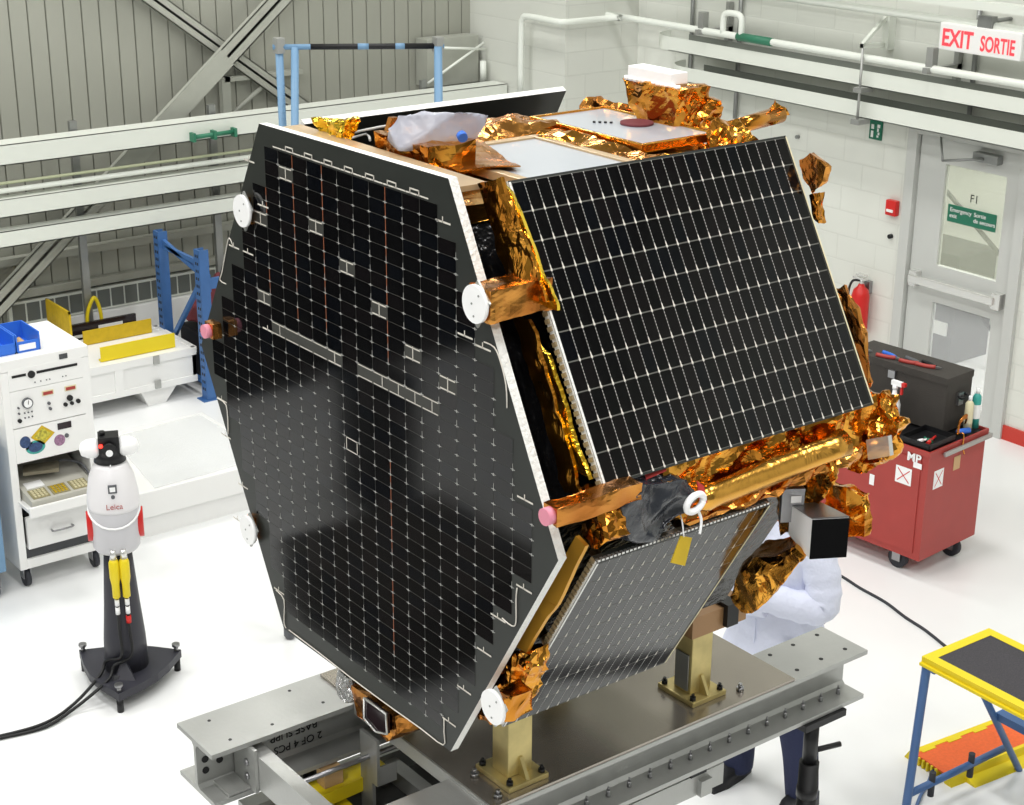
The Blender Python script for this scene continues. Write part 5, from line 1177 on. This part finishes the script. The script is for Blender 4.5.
# cable ramp
L0 = fl(905, 748, .05); N0 = fl(953, 779, .05); F0 = fl(991, 716, .05)
R1 = (F0-fl(916, 744, .05)).normalized(); R2 = V((R1.y, -R1.x, 0)); wd = (N0-L0).dot(R2)
t = thing('cable_ramp', 'orange and yellow cable protector ramp lying on the floor under step stand', 'cable ramp', (L0.x, L0.y, 0))
Lr = .95
b = MB()
Og = V((L0.x, L0.y, 0))
ex = .03
b.prism([Og, Og+UZ*.05+R2*ex, Og+UZ*.05+R2*(ex+.03), Og+R2*(ex+.03)], R1*Lr)
b.prism([Og+R2*wd, Og+UZ*.05+R2*(wd-ex), Og+UZ*.05+R2*(wd-ex-.02), Og+R2*(wd-ex-.02)], R1*Lr)
for i in range(5): b.obox(Og+R2*(ex+.025)+R1*(.05+i*.18)+UZ*.044, R1*.09, R2*.022, UZ*.007)
for i in range(5): b.obox(Og+R2*(ex+.06+i*(wd-2*ex-.12)/5), R1*.04, R2*.012, UZ*.045)
obj('yellow_sides', b, 'yellow', t)
b = MB(); b.obox(Og+R2*(ex+.028)+UZ*.038+R1*.01, R1*(Lr-.01), R2*(wd-2*ex-.046), UZ*.010); obj('orange_lid', b, 'orange_mat', t)
b = MB(); b.prism([Og+R2*(wd+.002)+R1*.10, Og+R2*(wd+.06)+R1*.10, Og+R2*(wd+.002)+R1*.10+UZ*.03], R1*.8); tag(obj('ramp_wedge', b, 'yellow'), 'yellow ramp wedge at the near edge of the orange cable ramp', 'ramp')
b = MB(); b.tube([fl(933, 770, .02), fl(928, 783, .01), fl(920, 797, .01), fl(912, 820, .01)], .009, seg=8); tag(obj('blue_cable', b, 'blue_tube'), 'blue grey cable coming out of the orange cable ramp', 'cable')

# ================================================================== PERSON
def skin(name, nodes, edges, m, parent, root, lvl=2, boundary=None):
    me = bpy.data.meshes.new(name); ks = list(nodes); me.from_pydata([nodes[k][0] for k in ks], [(ks.index(a), ks.index(c)) for a, c in edges], [])
    o = bpy.data.objects.new(name, me); COL.objects.link(o)
    sm = o.modifiers.new('skin', 'SKIN'); sm.use_smooth_shade = True
    for i, k in enumerate(ks):
        r = nodes[k][1]; r = (r, r) if not isinstance(r, tuple) else r
        me.skin_vertices[0].data[i].radius = r; me.skin_vertices[0].data[i].use_root = (k == root)
    ss = o.modifiers.new('sub', 'SUBSURF'); ss.levels = lvl; ss.render_levels = lvl
    bpy.context.view_layer.update()
    m2 = bpy.data.meshes.new_from_object(o.evaluated_get(bpy.context.evaluated_depsgraph_get()))
    bpy.data.objects.remove(o); m2.materials.clear(); m2.materials.append(M[m])
    for p in m2.polygons: p.use_smooth = True
    o = bpy.data.objects.new(name, m2); link(o, parent); return o
pr = thing('person', 'person in white lab coat and dark trousers standing behind the stand with folded arms', 'person', (5.20, 4.76, 0), PI+.15)
N = {'pel': ((0, 0, .95), (.13, .10)), 'chest': ((.03, 0, 1.25), (.15, .10)), 'neckb': ((.05, 0, 1.45), (.10, .07)), 'neck': ((.07, 0, 1.52), .055), 'head': ((.09, 0, 1.60), (.075, .085)), 'crown': ((.085, 0, 1.69), (.07, .085))}
Eg = [('pel', 'chest'), ('chest', 'neckb'), ('neckb', 'neck'), ('neck', 'head'), ('head', 'crown')]
for s, sd_ in ((1, 'l'), (-1, 'r')):
    N['hip'+sd_] = ((0, .10*s, .90), .09); N['knee'+sd_] = ((.03, .16*s, .50), .06); N['ank'+sd_] = ((-.02, .195*s, .09), .035); N['toe'+sd_] = ((.11, .20*s, .026), .016)
    N['sho'+sd_] = ((.03, .185*s, 1.42), .06); N['elb'+sd_] = ((.06, .30*s, 1.15), .045)
    wz = 1.17 if s > 0 else 1.12
    N['wri'+sd_] = ((.235, .02*s, wz), .03); N['palm'+sd_] = ((.215, -.07*s, wz+.005), (.034, .018))
    Eg += [('pel', 'hip'+sd_), ('hip'+sd_, 'knee'+sd_), ('knee'+sd_, 'ank'+sd_), ('ank'+sd_, 'toe'+sd_), ('neckb', 'sho'+sd_), ('sho'+sd_, 'elb'+sd_), ('elb'+sd_, 'wri'+sd_), ('wri'+sd_, 'palm'+sd_)]
    for i in range(4):
        ln = (.07, .08, .075, .06)[i]; z_ = wz+.03-i*.02
        N['f%da' % i+sd_] = ((.20, -.11*s, z_), .009); N['f%db' % i+sd_] = ((.18, -(.11+ln*.5)*s, z_), .0085); N['f%dc' % i+sd_] = ((.155, -(.11+ln*.8)*s, z_-.003), .007)
        Eg += [('palm'+sd_, 'f%da' % i+sd_), ('f%da' % i+sd_, 'f%db' % i+sd_), ('f%db' % i+sd_, 'f%dc' % i+sd_)]
    N['t0'+sd_] = ((.225, -.05*s, wz+.035), .010); N['t1'+sd_] = ((.22, -.085*s, wz+.05), .008); Eg += [('palm'+sd_, 't0'+sd_), ('t0'+sd_, 't1'+sd_)]
body = skin('body', N, Eg, 'skin', pr, 'pel')
# face, hair, clothes in the person's own coordinates
b = MB(); b.hull([(.16, .0, 1.60), (.19, .0, 1.575), (.165, .018, 1.573), (.165, -.018, 1.573)], 1, 0)
for s in (-1, 1): b.lathe([(0, -.008), (.022, -.006), (.026, .004), (.0, .010)], (.085, .078*s, 1.60), 12, (0, s, 0), 1.0, 1.4)
obj('nose_and_ears', b, 'skin', body, local=True)
b = MB(); b.lathe([(0, 0), (.008, .003), (.0, .007)], (.155, .03, 1.615), 10, (1, 0, 0)); b.lathe([(0, 0), (.008, .003), (.0, .007)], (.155, -.03, 1.615), 10, (1, 0, 0)); b.box((.155, -.022, 1.542), (.168, .022, 1.55)); obj('eyes_and_mouth', b, 'dark_red', body, local=True)
b = MB(); b.smooth = True; b.loft([[(.065+rx*math.cos(a), ry*math.sin(a), z) for a in [2*PI*i/18 for i in range(18)]] for z, rx, ry in ((1.53, .07, .072), (1.60, .095, .092), (1.67, .105, .096), (1.73, .095, .085), (1.765, .05, .045))]); obj('hair', b, 'hair', pr, local=True)
def ring(z, cx_, rx, ry, n=26, wav=0., ph=0): return [(cx_+rx*(1+wav*math.sin(5*a+ph))*math.cos(a), ry*(1+wav*math.sin(7*a+ph))*math.sin(a), z) for a in [2*PI*i/n for i in range(n)]]
b = MB(); b.loft([ring(.60, .0, .24, .33, wav=.06), ring(.75, .0, .215, .29, wav=.05, ph=.4), ring(.92, .0, .175, .235, wav=.04, ph=.8), ring(1.05, .015, .165, .215, wav=.03, ph=1.3), ring(1.18, .025, .165, .215, wav=.02, ph=1.8), ring(1.32, .035, .16, .225), ring(1.42, .045, .13, .215), ring(1.47, .055, .09, .13), ring(1.50, .065, .07, .075)])
for s, wz in ((1, 1.17), (-1, 1.12)):
    K_ = [V((.035, .15*s, 1.42)), V((.045, .225*s, 1.33)), V((.055, .265*s, 1.22)), V((.075, .27*s, 1.14)), V((.13, .22*s, wz-.03)), V((.20, .12*s, wz-.01)), V((.235, .02*s, wz)), V((.21, -.08*s, wz))]
    KR = [.095, .088, .082, .08, .076, .068, .06, .052]; rs = []; P_ = []; R_ = []
    for i in range(7):
        p0, p1, p2, p3 = K_[max(i-1, 0)], K_[i], K_[i+1], K_[min(i+2, 7)]
        for k in range(5):
            q_ = k/5; P_.append(.5*((2*p1)+(p2-p0)*q_+(2*p0-5*p1+4*p2-p3)*q_*q_+(3*p1-p0-3*p2+p3)*q_**3)); R_.append((KR[i]*(1-q_)+KR[i+1]*q_)*(1+.05*math.sin(len(R_)*1.9)))
    P_.append(K_[-1]); R_.append(KR[-1]); u = None
    for i, p in enumerate(P_):
        d = (P_[min(i+1, len(P_)-1)]-P_[max(i-1, 0)]).normalized()
        if u is None: u = d.orthogonal().normalized()
        u = (u-d*u.dot(d)).normalized(); w_ = d.cross(u)
        rs.append([p+u*R_[i]*math.cos(2*PI*k/16)+w_*R_[i]*math.sin(2*PI*k/16) for k in range(16)])
    b.loft(rs)
ct = obj('lab_coat', b, 'coat', pr, local=True)
b = MB(); b.box((.17, -.004, .62), (.188, .004, 1.02)); b.box((.08, -.10, 1.47), (.13, -.02, 1.49)); b.box((.08, .02, 1.47), (.13, .10, 1.49)); obj('collar_and_placket', b, 'coat', ct, local=True)
TN = {'pel': ((0, 0, .97), (.15, .12))}; TE = []
for s, k in ((1, 'l'), (-1, 'r')):
    TN['hip'+k] = ((0, .10*s, .86), .095); TN['knee'+k] = ((.03, .16*s, .50), .098); TN['calf'+k] = ((.0, .18*s, .3), .09); TN['ank'+k] = ((-.02, .19*s, .08), .085); TN['cuf'+k] = ((-.02, .195*s, .03), .08)
    TE += [('pel', 'hip'+k), ('hip'+k, 'knee'+k), ('knee'+k, 'calf'+k), ('calf'+k, 'ank'+k), ('ank'+k, 'cuf'+k)]
skin('trousers', TN, TE, 'jeans', pr, 'pel')
for s in (1, -1):
    b = MB(); y = .20*s
    b.loft([[(-.10, y-.04, 0.0), (-.10, y+.04, 0.0), (-.095, y+.04, .08), (-.095, y-.04, .08)], [(-.02, y-.05, 0), (-.02, y+.05, 0), (-.02, y+.048, .10), (-.02, y-.048, .10)], [(.10, y-.05, 0), (.10, y+.05, 0), (.10, y+.042, .085), (.10, y-.042, .085)], [(.19, y-.03, 0), (.19, y+.03, 0), (.185, y+.025, .035), (.185, y-.025, .035)]])
    obj('shoe', b, 'shoe', pr, local=True)

# ================================================================== unseen dark racks and case, added so the front panel mirrors dark shapes
for i, (x_, y_, w_, d_, h_) in enumerate(((-5.5, 11.0, 1.6, .8, 2.0), (-3.7, 11.1, 1.6, .8, 2.1), (-1.9, 11.1, 1.6, .8, 1.9), (-1.15, 8.55, .38, .4, .95))):
    t = thing('equipment_rack', ['dark equipment rack, farthest left of the row outside the photo', 'dark equipment rack in the middle of the row outside the photo', 'dark equipment rack nearest the panelled wall end, outside the photo', 'tall narrow dark rack standing alone, mirrored as black column in the front panel'][i], 'rack', (x_+w_/2, y_+d_/2, 0))
    b = MB(); b.box((x_, y_, .06), (x_+w_, y_+d_, h_), bevel=.01); obj('rack_body', b, 'dark_cabinet', t)
    b = MB()
    for k in range(6 if h_ > 1 else 2): b.box((x_+.06, y_-.01, .2+k*.27), (x_+w_-.06, y_, .42+k*.27), bevel=.004)
    obj('front_units', b, 'black', t)
    for xx in (x_+.06, x_+w_-.06):
        for yy in (y_+.06, y_+d_-.06):
            b = MB(); b.cyl((xx, yy, 0), (xx, yy, .06), .03); obj('foot', b, 'black', t)

t = thing('equipment_case', 'low dark transport case outside the photo, mirrored low in front panel', 'case', (-.1, 7.2, 0))  # case added out of view to darken the low part of the reflection
b = MB(); b.box((-.75, 6.55, .08), (.35, 7.75, .42), bevel=.015); b.box((-.76, 6.54, .42), (.36, 7.76, .50), bevel=.01); obj('case_body', b, 'case_black', t)
for xx in (-.6, .2):
    for yy in (6.7, 7.6):
        b = MB(); b.cyl((xx-.02, yy, .04), (xx+.02, yy, .04), .04); obj('caster', b, 'rubber', t)
